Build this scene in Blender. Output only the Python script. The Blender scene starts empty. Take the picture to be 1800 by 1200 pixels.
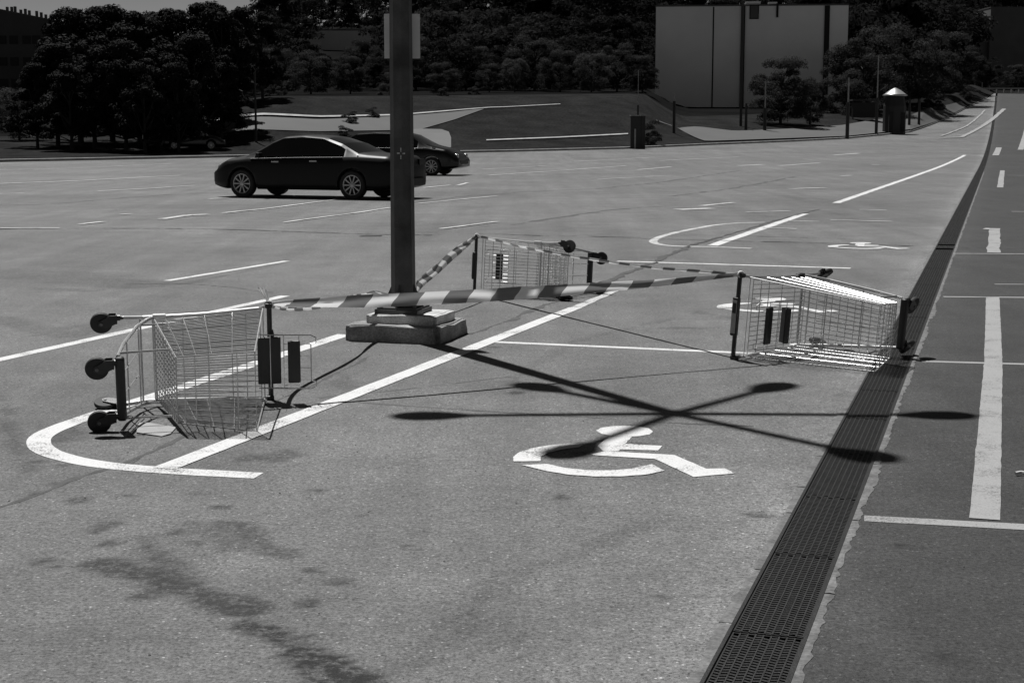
import bpy, math, random
import numpy as np
from mathutils import Vector, Matrix
from mathutils import noise as mn
random.seed(7); RNG = np.random.default_rng(7)
SC = bpy.context.scene
COL = SC.collection
PI = math.pi

# ------------------------------------------------------------------ camera
F = 2700.0; CH = 1.65; TP = 375.0 / F; PITCH = math.atan(TP)
cam = bpy.data.cameras.new('camera'); camo = bpy.data.objects.new('camera', cam); COL.objects.link(camo)
cam.sensor_width = 36; cam.lens = 36 * F / 1800; cam.clip_end = 3000; cam.clip_start = .05
camo.location = (0, 0, CH); camo.rotation_euler = (PI / 2 - PITCH, 0, 0)
SC.camera = camo

# ------------------------------------------------------------------ light (a black-and-white film behind a red filter: the sky keeps its red channel only)
SUN_EL = math.radians(65.0)
SHAFT = (-.866, 12.175)
def _g(px, py):
    cp, sp = math.cos(PITCH), math.sin(PITCH); a, b = (px - 900) / F, -(py - 600) / F; t = -CH / (-sp + b * cp); return a * t, (cp + b * sp) * t
_a, _b = SHAFT, _g(1190, 728); _l = math.hypot(_b[0] - _a[0], _b[1] - _a[1])
SUN_DX, SUN_DY = (_b[0] - _a[0]) / _l, (_b[1] - _a[1]) / _l          # where the shadows point on the ground
w = bpy.data.worlds.new("World"); SC.world = w; w.use_nodes = True
wn = w.node_tree; wn.nodes.clear()
sky = wn.nodes.new('ShaderNodeTexSky'); sky.sky_type = 'NISHITA'; sky.sun_disc = False
sky.sun_elevation = SUN_EL; sky.sun_rotation = math.atan2(-SUN_DX, -SUN_DY); sky.dust_density = 0.0; sky.air_density = 0.55
sep = wn.nodes.new('ShaderNodeSeparateColor'); cmb = wn.nodes.new('ShaderNodeCombineColor')
bg = wn.nodes.new('ShaderNodeBackground'); wo = wn.nodes.new('ShaderNodeOutputWorld')
wn.links.new(sky.outputs[0], sep.inputs[0])
for i in range(3): wn.links.new(sep.outputs[0], cmb.inputs[i])
wn.links.new(cmb.outputs[0], bg.inputs[0]); bg.inputs[1].default_value = 0.05
wn.links.new(bg.outputs[0], wo.inputs[0])
sl = bpy.data.lights.new('sun', 'SUN'); so = bpy.data.objects.new('sun', sl); COL.objects.link(so)
sl.energy = 5.0; sl.angle = math.radians(0.53); sl.color = (1, .995, .985)
so.rotation_euler = Vector((SUN_DX * math.cos(SUN_EL), SUN_DY * math.cos(SUN_EL), -math.sin(SUN_EL))).to_track_quat('-Z', 'Y').to_euler()
so.location = (-20, 40, 80)
SC.view_settings.view_transform = 'Standard'; SC.view_settings.look = 'None'
SC.view_settings.exposure = 0.12; SC.view_settings.gamma = 1; SC.view_settings.use_curve_mapping = False

# ------------------------------------------------------------------ geometry of the place
def ray(px, py):
    cp, sp = math.cos(PITCH), math.sin(PITCH)
    a, b = (px - 900) / F, -(py - 600) / F
    return Vector((a, cp + b * sp, -sp + b * cp))
def gp(px, py, z=0.0):
    d = ray(px, py); t = (z - CH) / d.z
    return Vector((d.x * t, d.y * t, z))
def at(px, py, D):                      # the point seen at a pixel of the photograph, D metres in front
    d = ray(px, py); t = D / d.y
    return Vector((d.x * t, D, CH + d.z * t))
dr = ray(1758, 225); ANG = math.atan2(dr.x, dr.y); CA, SA = math.cos(ANG), math.sin(ANG)
def uv(x, y): return x * CA - y * SA, x * SA + y * CA
def xy(u, v): return u * CA + v * SA, -u * SA + v * CA
def base(y):
    y = np.asarray(y, float); t = np.clip(y - 60, 0, 160)
    return 2.54e-4 * t * t
def ray_f(px, py, fn, y0=20, y1=700):
    d = ray(px, py); lo = y0
    y = y0
    while y < y1:
        t = y / d.y; z = CH + d.z * t
        if z <= float(fn(d.x * t, y)): return Vector((d.x * t, y, float(fn(d.x * t, y))))
        y += .25
    return Vector((d.x * y1 / d.y, y1, 0))
KP = [(-90, 22)]
for px, py in [(-150, 289), (0, 285), (300, 279), (620, 272), (900, 267), (1100, 262), (1240, 255.5), (1400, 249), (1490, 244), (1600, 233), (1650, 215), (1700, 190), (1735, 173)]:
    p = ray_f(px, py, lambda x, y: base(y)); KP.append(uv(p.x, p.y))
KP.append((KP[-1][0] + .8, KP[-1][1] + 12)); KP.append((60, KP[-1][1] + 6))
KU = np.array([k[0] for k in KP]); KV = np.array([k[1] for k in KP])
def kerb_v(u): return np.interp(u, KU, KV)
def sst(a, b, x): t = np.clip((x - a) / (b - a), 0, 1); return t * t * (3 - 2 * t)
def H(x, y):
    x = np.asarray(x, float); y = np.asarray(y, float)
    u, v = uv(x, y); t = v - kerb_v(u)
    px = 900 + F * x / np.maximum(y, 5)
    A = .5 + 2.6 * sst(250, 480, px) - 2.0 * sst(1120, 1200, px)
    z = base(y) + A * sst(0, 42, t) + .11 * sst(0, 1, t)
    z = z + np.maximum(t - 110, 0) * (.03 + .045 * sst(420, 560, px)) * (1 - sst(400, 700, t) * .5)
    return z
def Hf(x, y): return float(H(x, y))

# ------------------------------------------------------------------ mesh helpers
class MB:
    def __init__(s): s.v = []; s.f = []; s.uv = None
    def add(s, vs, fs):
        o = len(s.v); s.v += [tuple(a) for a in vs]; s.f += [tuple(i + o for i in f) for f in fs]; return s
    def box(s, c, d, R=None, taper=1.0):
        hx, hy, hz = d[0] / 2, d[1] / 2, d[2] / 2
        vs = [Vector((sx * hx * (taper if sz > 0 else 1), sy * hy * (taper if sz > 0 else 1), sz * hz)) for sz in (-1, 1) for sy in (-1, 1) for sx in (-1, 1)]
        if R is not None: vs = [R @ q for q in vs]
        c = Vector(c)
        return s.add([q + c for q in vs], [(0, 2, 3, 1), (4, 5, 7, 6), (0, 1, 5, 4), (2, 6, 7, 3), (0, 4, 6, 2), (1, 3, 7, 5)])
    def tube(s, pts, r, n=5, closed=False, cap=True):
        pts = [Vector(p) for p in pts]; m = len(pts)
        rs = r if isinstance(r, (list, tuple)) else [r] * m
        T = []
        for i in range(m):
            a = pts[(i - 1) % m] if (closed or i > 0) else pts[i]; b = pts[(i + 1) % m] if (closed or i < m - 1) else pts[i]
            t = (b - a); T.append(t.normalized() if t.length > 1e-9 else Vector((0, 0, 1)))
        up = Vector((0, 0, 1)) if abs(T[0].z) < .9 else Vector((1, 0, 0))
        N = T[0].cross(up).normalized(); vs = []
        for i in range(m):
            N = (N - T[i] * N.dot(T[i])).normalized(); B = T[i].cross(N)
            vs += [pts[i] + (N * math.cos(2 * PI * k / n) + B * math.sin(2 * PI * k / n)) * rs[i] for k in range(n)]
        fs = []
        for i in range(m if closed else m - 1):
            j = (i + 1) % m
            for k in range(n): fs.append((i * n + k, i * n + (k + 1) % n, j * n + (k + 1) % n, j * n + k))
        if cap and not closed: fs += [tuple(range(n - 1, -1, -1)), tuple((m - 1) * n + k for k in range(n))]
        return s.add(vs, fs)
    def lathe(s, prof, n=24, M=None, caps=True):     # prof: (radius, height along z)
        vs = [Vector((r * math.cos(2 * PI * k / n), r * math.sin(2 * PI * k / n), z)) for r, z in prof for k in range(n)]
        if M is not None: vs = [M @ q for q in vs]
        fs = []
        for i in range(len(prof) - 1):
            for k in range(n): fs.append((i * n + k, i * n + (k + 1) % n, (i + 1) * n + (k + 1) % n, (i + 1) * n + k))
        if caps: fs += [tuple(range(n - 1, -1, -1)), tuple((len(prof) - 1) * n + k for k in range(n))]
        return s.add(vs, fs)
    def build(s, name, mat, parent=None, smooth=False, uvs=None):
        me = bpy.data.meshes.new(name); me.from_pydata(s.v, [], s.f)
        if mat: me.materials.append(mat)
        if smooth: me.polygons.foreach_set('use_smooth', [True] * len(me.polygons))
        if uvs is not None:
            l = me.uv_layers.new(name='uv')
            for li, lp in enumerate(me.loops): l.data[li].uv = uvs[lp.vertex_index]
        me.update()
        o = bpy.data.objects.new(name, me); COL.objects.link(o)
        if parent: o.parent = parent
        return o
def np_mesh(name, V, Q, mat, parent=None, link=True, attrs=None, smooth=False):
    me = bpy.data.meshes.new(name); V = np.asarray(V, np.float32); Q = np.asarray(Q, np.int32); k = Q.shape[1]
    me.vertices.add(len(V)); me.vertices.foreach_set('co', V.ravel())
    me.loops.add(Q.size); me.loops.foreach_set('vertex_index', Q.ravel())
    me.polygons.add(len(Q)); me.polygons.foreach_set('loop_start', np.arange(0, Q.size, k, dtype=np.int32))
    if smooth: me.polygons.foreach_set('use_smooth', np.ones(len(Q), bool))
    me.update(calc_edges=True); me.materials.append(mat)
    for n_, a in (attrs or {}).items():
        at_ = me.attributes.new(n_, 'FLOAT', 'POINT'); at_.data.foreach_set('value', np.asarray(a, np.float32))
    if not link: return me
    o = bpy.data.objects.new(name, me); COL.objects.link(o)
    if parent: o.parent = parent
    return o
def tag(o, label=None, cat=None, group=None, kind=None):
    if label: o['label'] = label
    if cat: o['category'] = cat
    if group: o['group'] = group
    if kind: o['kind'] = kind
    return o
def thing(name, label, cat, loc=(0, 0, 0), rz=0, group=None):
    o = bpy.data.objects.new(name, None); COL.objects.link(o); o.location = loc; o.rotation_euler = (0, 0, rz); o.empty_display_size = .3
    return tag(o, label, cat, group)
def kids(o): return [c for c in bpy.data.objects if c.parent == o]
def copy_tree(o, parent=None):
    c = o.copy(); COL.objects.link(c); c.parent = parent
    for ch in kids(o): copy_tree(ch, c)
    return c

# ------------------------------------------------------------------ materials (all neutral: the photograph is black and white)
def mat(name, val, rough=.7, metal=0.0, var=0.0, vs=5.0, bump=0.0, bs=60.0, spec=.5, fine=0.0, fs=80.0, detail=6.0):
    m = bpy.data.materials.new(name); m.use_nodes = True; nt = m.node_tree; p = nt.nodes['Principled BSDF']
    p.inputs['Base Color'].default_value = (val, val, val, 1); p.inputs['Roughness'].default_value = rough
    p.inputs['Metallic'].default_value = metal; p.inputs['Specular IOR Level'].default_value = spec
    tc = nt.nodes.new('ShaderNodeTexCoord'); last = None
    def layer(scale, amt, det):
        n = nt.nodes.new('ShaderNodeTexNoise'); n.inputs['Scale'].default_value = scale; n.inputs['Detail'].default_value = det
        nt.links.new(tc.outputs['Object'], n.inputs['Vector'])
        r = nt.nodes.new('ShaderNodeMapRange'); r.inputs[1].default_value = .3; r.inputs[2].default_value = .7
        r.inputs[3].default_value = 1 - amt; r.inputs[4].default_value = 1 + amt
        nt.links.new(n.outputs[0], r.inputs[0]); return r.outputs[0]
    if var or fine:
        v = nt.nodes.new('ShaderNodeValue'); v.outputs[0].default_value = val; last = v.outputs[0]
        for sc_, am, de in ((vs, var, detail), (fs, fine, 3.0)):
            if am:
                q = nt.nodes.new('ShaderNodeMath'); q.operation = 'MULTIPLY'; nt.links.new(last, q.inputs[0]); nt.links.new(layer(sc_, am, de), q.inputs[1]); last = q.outputs[0]
        nt.links.new(last, p.inputs['Base Color'])
    if bump:
        n = nt.nodes.new('ShaderNodeTexNoise'); n.inputs['Scale'].default_value = bs; n.inputs['Detail'].default_value = 5
        nt.links.new(tc.outputs['Object'], n.inputs['Vector'])
        b = nt.nodes.new('ShaderNodeBump'); b.inputs['Strength'].default_value = bump; b.inputs['Distance'].default_value = .01
        nt.links.new(n.outputs[0], b.inputs['Height']); nt.links.new(b.outputs[0], p.inputs['Normal'])
    return m

def asphalt(name, val, speck=.85, big=.2):
    m = bpy.data.materials.new(name); m.use_nodes = True; nt = m.node_tree; p = nt.nodes['Principled BSDF']; L = nt.links.new
    p.inputs['Roughness'].default_value = .66; p.inputs['Specular IOR Level'].default_value = .26
    g = nt.nodes.new('ShaderNodeNewGeometry'); pos = g.outputs['Position']
    def noise(scale, det=4, vec=pos, ro=.55):
        n = nt.nodes.new('ShaderNodeTexNoise'); n.inputs['Scale'].default_value = scale; n.inputs['Detail'].default_value = det; n.inputs['Roughness'].default_value = ro
        L(vec, n.inputs['Vector']); return n.outputs[0]
    def mr(x, a, b, c, d):
        r = nt.nodes.new('ShaderNodeMapRange'); L(x, r.inputs[0])
        for i, q in enumerate((a, b, c, d)): r.inputs[i + 1].default_value = q
        return r.outputs[0]
    def mul(a, b, op='MULTIPLY'):
        q = nt.nodes.new('ShaderNodeMath'); q.operation = op
        for i, z in enumerate((a, b)):
            if isinstance(z, (int, float)): q.inputs[i].default_value = z
            else: L(z, q.inputs[i])
        return q.outputs[0]
    v = mr(noise(.22, 3), .3, .7, 1 - big, 1 + big)
    v = mul(v, mr(noise(1.7, 6), .3, .7, .84, 1.15)); v = mul(v, mr(noise(9, 3), .3, .7, .9, 1.1))
    st = nt.nodes.new('ShaderNodeMapping'); st.inputs['Rotation'].default_value = (0, 0, ANG); st.inputs['Scale'].default_value = (2.2, .12, 1); L(pos, st.inputs[0])
    v = mul(v, mr(noise(1.0, 4, st.outputs[0]), .35, .65, .88, 1.09))          # long wheel-worn streaks
    fine = noise(62, 5, ro=.9)
    v = mul(v, mr(fine, .34, .68, 1 - speck, 1 + speck * 1.25))
    v = mul(v, mr(noise(26, 3), .3, .7, .80, 1.2))
    vo = nt.nodes.new('ShaderNodeTexVoronoi'); vo.inputs['Scale'].default_value = 62; L(pos, vo.inputs['Vector'])
    sc = nt.nodes.new('ShaderNodeSeparateColor'); L(vo.outputs['Color'], sc.inputs[0])
    chip = mul(mr(sc.outputs[0], .85, .95, 0, 1), mr(vo.outputs['Distance'], .35, .25, 0, 1))
    v = mul(v, mul(mul(chip, 1.5), 1.0, 'ADD'))
    dark = mul(mr(sc.outputs[1], .86, .95, 0, 1), mr(vo.outputs['Distance'], .45, .3, 0, 1))
    v = mul(v, mul(1.0, mul(dark, .55), 'SUBTRACT'))
    for nm, amt in (('stain', -.95), ('dust', .42)):
        a = nt.nodes.new('ShaderNodeAttribute'); a.attribute_name = nm
        br = mr(noise(16 if nm == 'stain' else 5, 8, ro=.8), .40, .52, .3, 1.0)
        v = mul(v, mul(1.0, mul(mul(a.outputs['Fac'], br), amt), 'ADD'))
    v = mul(v, val)
    L(v, p.inputs['Base Color'])
    bnode = nt.nodes.new('ShaderNodeBump'); bnode.inputs['Strength'].default_value = .55; bnode.inputs['Distance'].default_value = .006
    L(noise(160, 3), bnode.inputs['Height']); L(bnode.outputs[0], p.inputs['Normal'])
    return m

def paint_mat(name, val, wear=.42):
    m = bpy.data.materials.new(name); m.use_nodes = True; nt = m.node_tree; p = nt.nodes['Principled BSDF']; L = nt.links.new
    p.inputs['Roughness'].default_value = .6
    g = nt.nodes.new('ShaderNodeNewGeometry')
    def N(s, d):
        n = nt.nodes.new('ShaderNodeTexNoise'); n.inputs['Scale'].default_value = s; n.inputs['Detail'].default_value = d; n.inputs['Roughness'].default_value = .65
        L(g.outputs['Position'], n.inputs['Vector']); return n.outputs[0]
    a = nt.nodes.new('ShaderNodeMath'); a.operation = 'ADD'; L(N(3.5, 5), a.inputs[0]); L(N(95, 3), a.inputs[1])
    r = nt.nodes.new('ShaderNodeMapRange'); L(a.outputs[0], r.inputs[0]); r.inputs[1].default_value = wear * 2 - .06; r.inputs[2].default_value = wear * 2 + .10
    r.inputs[3].default_value = .13; r.inputs[4].default_value = val
    f = nt.nodes.new('ShaderNodeMapRange'); L(N(120, 2), f.inputs[0]); f.inputs[1].default_value = .3; f.inputs[2].default_value = .7; f.inputs[3].default_value = .84; f.inputs[4].default_value = 1.1
    q = nt.nodes.new('ShaderNodeMath'); q.operation = 'MULTIPLY'; L(r.outputs[0], q.inputs[0]); L(f.outputs[0], q.inputs[1])
    L(q.outputs[0], p.inputs['Base Color'])
    b = nt.nodes.new('ShaderNodeBump'); b.inputs['Strength'].default_value = .3; b.inputs['Distance'].default_value = .004
    L(N(160, 3), b.inputs['Height']); L(b.outputs[0], p.inputs['Normal'])
    return m

M_ASP = asphalt('asphalt_worn', .116)
M_ASP2 = asphalt('asphalt_newer', .036, speck=.85, big=.10)
M_ROADFAR = mat('asphalt_far', .060, .8, var=.12, vs=.3)
M_PAINT = paint_mat('road_paint', .62, .42)
M_PAINTW = paint_mat('road_paint_worn', .52, .445)
M_PAINTR = paint_mat('road_paint_vignetted', .30, .425)  # same road paint, with lens edge darkening put into its colour
M_TAR = mat('tar_seal', .045, .75, var=.4, vs=12, bump=.5, bs=80)
M_CONC = mat('concrete_edge', .13, .9, var=.35, vs=9, bump=.9, bs=40, fine=.3, fs=60)
M_PED = mat('concrete_pedestal', .52, .9, var=.35, vs=5, bump=1.0, bs=26, fine=.25, fs=90)
M_PEDL = mat('concrete_kerb_block', .24, .95, var=.55, vs=4, bump=1.0, bs=24, fine=.3, fs=70)
M_IRON = mat('cast_iron', .017, .55, metal=.4, var=.35, vs=14, bump=.3, bs=120)
M_PIT = mat('drain_pit', .02, .95)
M_POLE = mat('pole_steel', .062, .6, metal=.25, var=.5, vs=5, bump=.25, bs=60, fine=.15, fs=120)
M_GALV = mat('galvanised_steel', .28, .5, metal=.5, var=.15, vs=4)
M_SIGN = mat('sign_back', .70, .5, var=.08, vs=4)
M_WIRE = mat('chrome_wire', .62, .28, metal=.8, var=.12, vs=14)
M_TUBE = mat('zinc_tube', .52, .36, metal=.6, var=.15, vs=10)
M_BLK = mat('black_plastic', .012, .42, bump=.1, bs=90)
M_RUB = mat('black_rubber', .014, .7)
M_HUB = mat('grey_plastic', .10, .5)
M_LABEL = mat('label_plate', .33, .35, var=.15, vs=30)
M_PAPER = mat('paper', .6, .7)
M_CARP = mat('car_paint_dark', .006, .42, spec=.25)
M_CARB = mat('car_paint_black', .003, .2, spec=.5)
M_GLASS = mat('car_glass', .003, .08, spec=.5)
M_TYRE = mat('tyre', .012, .8)
M_RIM = mat('alloy', .45, .35, metal=.7)
M_LAMP = mat('headlamp', .5, .12, metal=.5)
M_GRASS = mat('grass', .017, 1.0, spec=.03, var=.35, vs=.5, fine=.4, fs=6, bump=.6, bs=12)
M_GRASS2 = mat('dark_grass', .010, 1.0, spec=.03, var=.4, vs=.6, fine=.35, fs=6)
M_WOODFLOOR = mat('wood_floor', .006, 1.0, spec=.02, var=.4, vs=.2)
M_KERB = mat('kerb_stone', .30, .85, var=.25, vs=2)
M_LEAFD = mat('dark_needles', .010, .8, spec=.08, var=.5, vs=.7)
M_LEAF = mat('leaves', .036, .7, spec=.08, var=.5, vs=.5)
M_LEAFL = mat('pale_leaves', .055, .7, spec=.08, var=.5, vs=.6)
M_BARK = mat('bark', .022, .9, var=.4, vs=3)
M_WALL = mat('rendered_wall', .82, .85, var=.07, vs=.25, detail=3)
M_WALLD = mat('dark_wall', .055, .85, var=.15, vs=.4)
M_WALLG = mat('grey_wall', .10, .85, var=.15, vs=.4)
M_WALLF = mat('far_wall', .42, .85, var=.1, vs=.3)
M_SEAM = mat('dark_joint', .012, .8)
def leafy(m, k):
    nt = m.node_tree; p = nt.nodes['Principled BSDF']; out = nt.nodes['Material Output']
    t_ = nt.nodes.new('ShaderNodeBsdfTranslucent'); x_ = nt.nodes.new('ShaderNodeMixShader'); x_.inputs[0].default_value = k
    if p.inputs['Base Color'].links: nt.links.new(p.inputs['Base Color'].links[0].from_socket, t_.inputs[0])
    nt.links.new(p.outputs[0], x_.inputs[1]); nt.links.new(t_.outputs[0], x_.inputs[2]); nt.links.new(x_.outputs[0], out.inputs[0])
for m_ in (M_LEAF, M_LEAFL): leafy(m_, .45)
M_ROOF = mat('roof_sheet', .07, .6)
M_SHINY = mat('domed_metal', .5, .35, metal=.6)
M_DARK = mat('dark_metal', .018, .6)

# ------------------------------------------------------------------ parking lot sheets either side of the drain
DU0 = uv(*gp(1310, 1200)[:2])[0]          # drain centre line in the drain frame
DW = .130                                 # half width of the slot
def grid_axis(segs):
    out = []
    for a, b, s in segs:
        n = max(1, int(round((b - a) / s))); out += list(np.linspace(a, b, n + 1)[:-1])
    out.append(segs[-1][1]); return np.array(out)
def seg_dist(X, Y, a, b):
    dx, dy = b[0] - a[0], b[1] - a[1]; L2 = dx * dx + dy * dy + 1e-9
    t = np.clip(((X - a[0]) * dx + (Y - a[1]) * dy) / L2, 0, 1)
    return np.hypot(X - a[0] - t * dx, Y - a[1] - t * dy)
STREAKS = [([(0, 470), (150, 512), (330, 498), (500, 462)], .06, .4), ([(60, 590), (200, 560), (380, 545)], .05, .35), ([(1180, 560), (1010, 600), (880, 680)], .05, .25), ([(720, 1180), (900, 1010), (1180, 905)], .05, .22),
           ([(185, 990), (270, 1012), (345, 1045), (425, 1068)], .10, .85), ([(425, 1100), (470, 1112), (520, 1140), (600, 1185), (700, 1240)], .075, 1.0),
           ([(255, 945), (285, 985), (390, 1050)], .05, .5), ([(400, 915), (450, 940), (495, 972)], .06, .6), ([(320, 905), (420, 960)], .03, .4),
           ([(435, 806), (475, 805), (515, 798)], .10, .55), ([(0, 690), (30, 790), (50, 830)], .05, .45), ([(130, 745), (105, 775)], .08, .5),
           ([(700, 445), (960, 300)], .12, .2), ([(1225, 548), (1290, 560)], .07, .5), ([(1160, 577), (1230, 577)], .06, .45),
           ([(930, 775), (1010, 770), (1130, 782)], .035, .7), ([(1000, 795), (1120, 800)], .03, .5), ([(620, 700), (600, 655)], .05, .35),
           ([(0, 560), (120, 590), (250, 560)], .18, .3), ([(20, 480), (230, 500)], .5, .35), ([(880, 640), (1000, 648)], .03, .35)]
SPOTS = [(65, 812), (110, 818), (105, 850), (60, 868), (140, 880), (225, 872), (345, 868), (170, 932), (195, 920), (190, 955), (262, 962), (260, 985), (285, 982),
         (275, 1000), (245, 1048), (550, 1002), (545, 1060), (175, 990), (535, 1118), (556, 862), (480, 1063), (390, 890), (75, 985), (98, 995), (1160, 1050), (1590, 960), (1665, 1155),
         (640, 905), (905, 690), (870, 610), (985, 875), (1330, 905), (720, 960), (820, 1080), (600, 1020), (340, 955), (310, 935), (1400, 1145), (1030, 800), (930, 1120)]
def lot_sheet(name, us, vs, m):
    U, T = np.meshgrid(us, vs); VM = kerb_v(us)
    V = np.minimum(T, VM[None, :]) ; V = np.where(T > 0, V, T)
    X, Y = xy(U, V); Z = base(Y)
    st = np.zeros_like(X); du = np.zeros_like(X)
    near = (Y < 40)
    wob = np.vectorize(lambda a, b: mn.noise(Vector((a * 3, b * 3, 0))) * .5)(X, Y) if X.size < 400000 else 0
    wob2 = np.vectorize(lambda a, b: mn.noise(Vector((a * 9, b * 9, 4))) * .5)(X, Y)
    for pts, wd, s in STREAKS:
        P = [gp(*q) for q in pts]; d = np.full_like(X, 99)
        for a, b in zip(P, P[1:]): d = np.minimum(d, seg_dist(X, Y, a, b))
        st = np.maximum(st, s * (1 - sst(.65, 1.1, (d + wob * .16 + wob2 * .09) / wd)))
    for q in SPOTS:
        a = gp(*q); r = .025 + .03 * ((q[0] * 37 + q[1]) % 11) / 11
        d = np.hypot((X - a.x) , (Y - a.y) * .8) + wob2 * .05
        st = np.maximum(st, .8 * (1 - sst(.5, 1.3, d / r)))
    dd = np.abs(U - DU0)
    side = np.where(U < DU0, 1.0, .8)
    du = side * (1 - sst(.20, .48 + .1 * wob, dd)) * (.6 + wob2 * .8)
    du += .25 * (1 - sst(.3, .9, dd))
    n, mm = U.shape; I = np.arange(n * mm).reshape(n, mm)
    Q = np.stack([I[:-1, :-1], I[:-1, 1:], I[1:, 1:], I[1:, :-1]], -1).reshape(-1, 4)
    VV = np.stack([X, Y, Z], -1).reshape(-1, 3)
    o = np_mesh(name, VV, Q, m, attrs={'stain': st.ravel(), 'dust': np.clip(du, 0, 1).ravel()})
    return tag(o, kind='structure')
VS = grid_axis([(-12, 3, 1.5), (3, 12, .04), (12, 15, .08), (15, 60, .6), (60, 245, 2.0)])
lot = lot_sheet('parking_lot', grid_axis([(-88, -30, 2), (-30, -9, .7), (-9, -7, .08), (-7, DU0 - DW, .045)]), VS, M_ASP)
lot2 = lot_sheet('access_road', grid_axis([(DU0 + DW, 3.0, .07), (3.0, 60, 2)]), VS, M_ASP2)

# ------------------------------------------------------------------ drain: pit, iron frame, grate panels
GZ = -.004
vs = [3.0 + .5 * i for i in range(0, 450)]
pit = MB(); fr = MB()
prev = None
for i, v in enumerate(vs):
    ring = []
    for u_, dz in ((-DW - .02, -.02), (-DW - .001, -.02), (-DW - .001, -.22), (DW + .001, -.22), (DW + .001, -.02), (DW + .02, -.02)):
        x, y = xy(DU0 + u_, v); ring.append((x, y, float(base(y)) + dz))
    pit.v += ring
    if i: o = 6 * (i - 1); pit.f += [(o + k, o + k + 1, o + 7 + k, o + 6 + k) for k in range(5)]
channel = pit.build('drain_channel', M_PIT); tag(channel, kind='structure')
for s in (-1, 1):
    b = MB()
    for i, v in enumerate(vs):
        for u_, dz in ((DW, -.05), (DW, .003), (DW - .012, .003), (DW - .012, -.05)):
            x, y = xy(DU0 + s * u_, v); b.v.append((x, y, float(base(y)) + dz))
        if i:
            o = 4 * (i - 1)
            for k in range(3): b.f.append((o + k, o + k + 1, o + 5 + k, o + 4 + k))
    b.build('frame_rail', M_IRON, channel)
def grate_mesh():
    b = MB(); W = DW - .0145; Ln = .992; nb = 9; sp = 2 * W / nb
    for i in range(nb + 1):
        b.box((-W + i * sp, 0, -.012), (.0052 if 0 < i < nb else .010, Ln, .024))
    b.box((0, -Ln / 2 + .0035, -.0125), (2 * W - .01, .007, .022)); b.box((0, Ln / 2 - .0035, -.0125), (2 * W - .01, .007, .022))
    pitch = .024; ny = int((Ln - .02) / pitch)
    for i in range(nb):
        for j in range(ny):
            y = -Ln / 2 + .017 + (j + (.5 if i % 2 else 0)) * pitch
            if y > Ln / 2 - .012: continue
            b.box((-W + (i + .5) * sp, y, -.0095), (sp - .004, .0115, .017), Matrix.Rotation(.35 if i % 2 else -.35, 3, 'Z'))
    me = bpy.data.meshes.new('grate'); me.from_pydata(b.v, [], b.f); me.materials.append(M_IRON); return me
GM = grate_mesh(); v0 = uv(*gp(1415, 973)[:2])[1]; v0 -= math.floor(v0 - 3.2)
vgap = uv(*gp(1665, 436)[:2])[1]
k = 0
while v0 + k < 215:
    vc = v0 + k + .5; k += 1
    x, y = xy(DU0, vc)
    if vc > 100 and abs(0) == 1: break
    x1, y1 = xy(DU0, vc + .5); x2, y2 = xy(DU0, vc - .5)
    sl_ = math.atan2(float(base(y1)) - float(base(y2)), 1.0)
    o = bpy.data.objects.new('grate', GM); COL.objects.link(o); o.parent = channel
    o.location = (x, y, float(base(y)) + GZ + random.uniform(-.0015, .001)); o.rotation_euler = (sl_ + random.uniform(-.0012, .0012), 0, -ANG)
    if abs(vc - vgap) < .55: o.scale = (1, .55, 1)
# crumbling concrete edging beside the rails, broken into short lengths
def edging(side, name, w0, w1):
    v = 3.2
    while v < 60:
        L_ = random.uniform(.5, 1.3) if v < 25 else 4.0
        n = max(3, int(L_ / (.035 if v < 14 else .15))); b = MB()
        for i in range(n + 1):
            vv = v + (L_ - .012) * i / n
            wd = w0 + w1 * (.5 + 1.1 * mn.noise(Vector((vv * 1.3, side * 5, 0))) + .7 * mn.noise(Vector((vv * 9, side * 9, 3))) + .5 * mn.noise(Vector((vv * 31, side * 9, 3))))
            wd = max(wd, .012)
            for q, z in ((.0, .0022), (.5, .0035 + .003 * mn.noise(Vector((vv * 20, 1, side)))), (.93, .0020), (1, -.006)):
                x, y = xy(DU0 + side * (DW + .001 + wd * q), vv); b.v.append((x, y, float(base(y)) + z))
            if i:
                o = 4 * (i - 1)
                for k_ in range(3): b.f.append((o + k_, o + 4 + k_, o + 5 + k_, o + 1 + k_) if side > 0 else (o + k_, o + k_ + 1, o + 5 + k_, o + 4 + k_))
        b.build(name, M_CONC, channel); v += L_
edging(-1, 'edging_stone', .024, .024)
edging(1, 'edging_stone', .020, .026)
# loose grit along the drain and round the pole foot
def grit(name, spots, n, mt, label, cat):
    V = []; Q = []
    for _ in range(n):
        x, y, s = spots()
        a = RNG.uniform(0, PI); c, d_ = math.cos(a), math.sin(a); z = float(base(y))
        h = s * .6; o = len(V)
        for q, r, zz in ((-1, -1, 0), (1, -1, 0), (1, 1, 0), (-1, 1, 0), (-.6, -.5, 1), (.5, -.6, 1), (.6, .5, 1), (-.5, .6, 1)):
            V.append((x + s * .5 * (q * c - r * d_), y + s * .5 * (q * d_ + r * c), z + h * zz - .001))
        Q += [(o, o + 1, o + 5, o + 4), (o + 1, o + 2, o + 6, o + 5), (o + 2, o + 3, o + 7, o + 6), (o + 3, o, o + 4, o + 7), (o + 4, o + 5, o + 6, o + 7)]
    return tag(np_mesh(name, V, Q, mt), label, cat, kind='stuff')
def sp1():
    v = 3.4 + RNG.random() ** 1.5 * 16; sd = RNG.choice([-1, 1]); u = DU0 + sd * (DW + .03 + abs(RNG.normal(0, .05)))
    x, y = xy(u, v); return x, y, RNG.uniform(.003, .007)
grit('grit', sp1, 900, M_CONC, 'pale crumbs of concrete strewn along both edges of the drain', 'grit')
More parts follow.
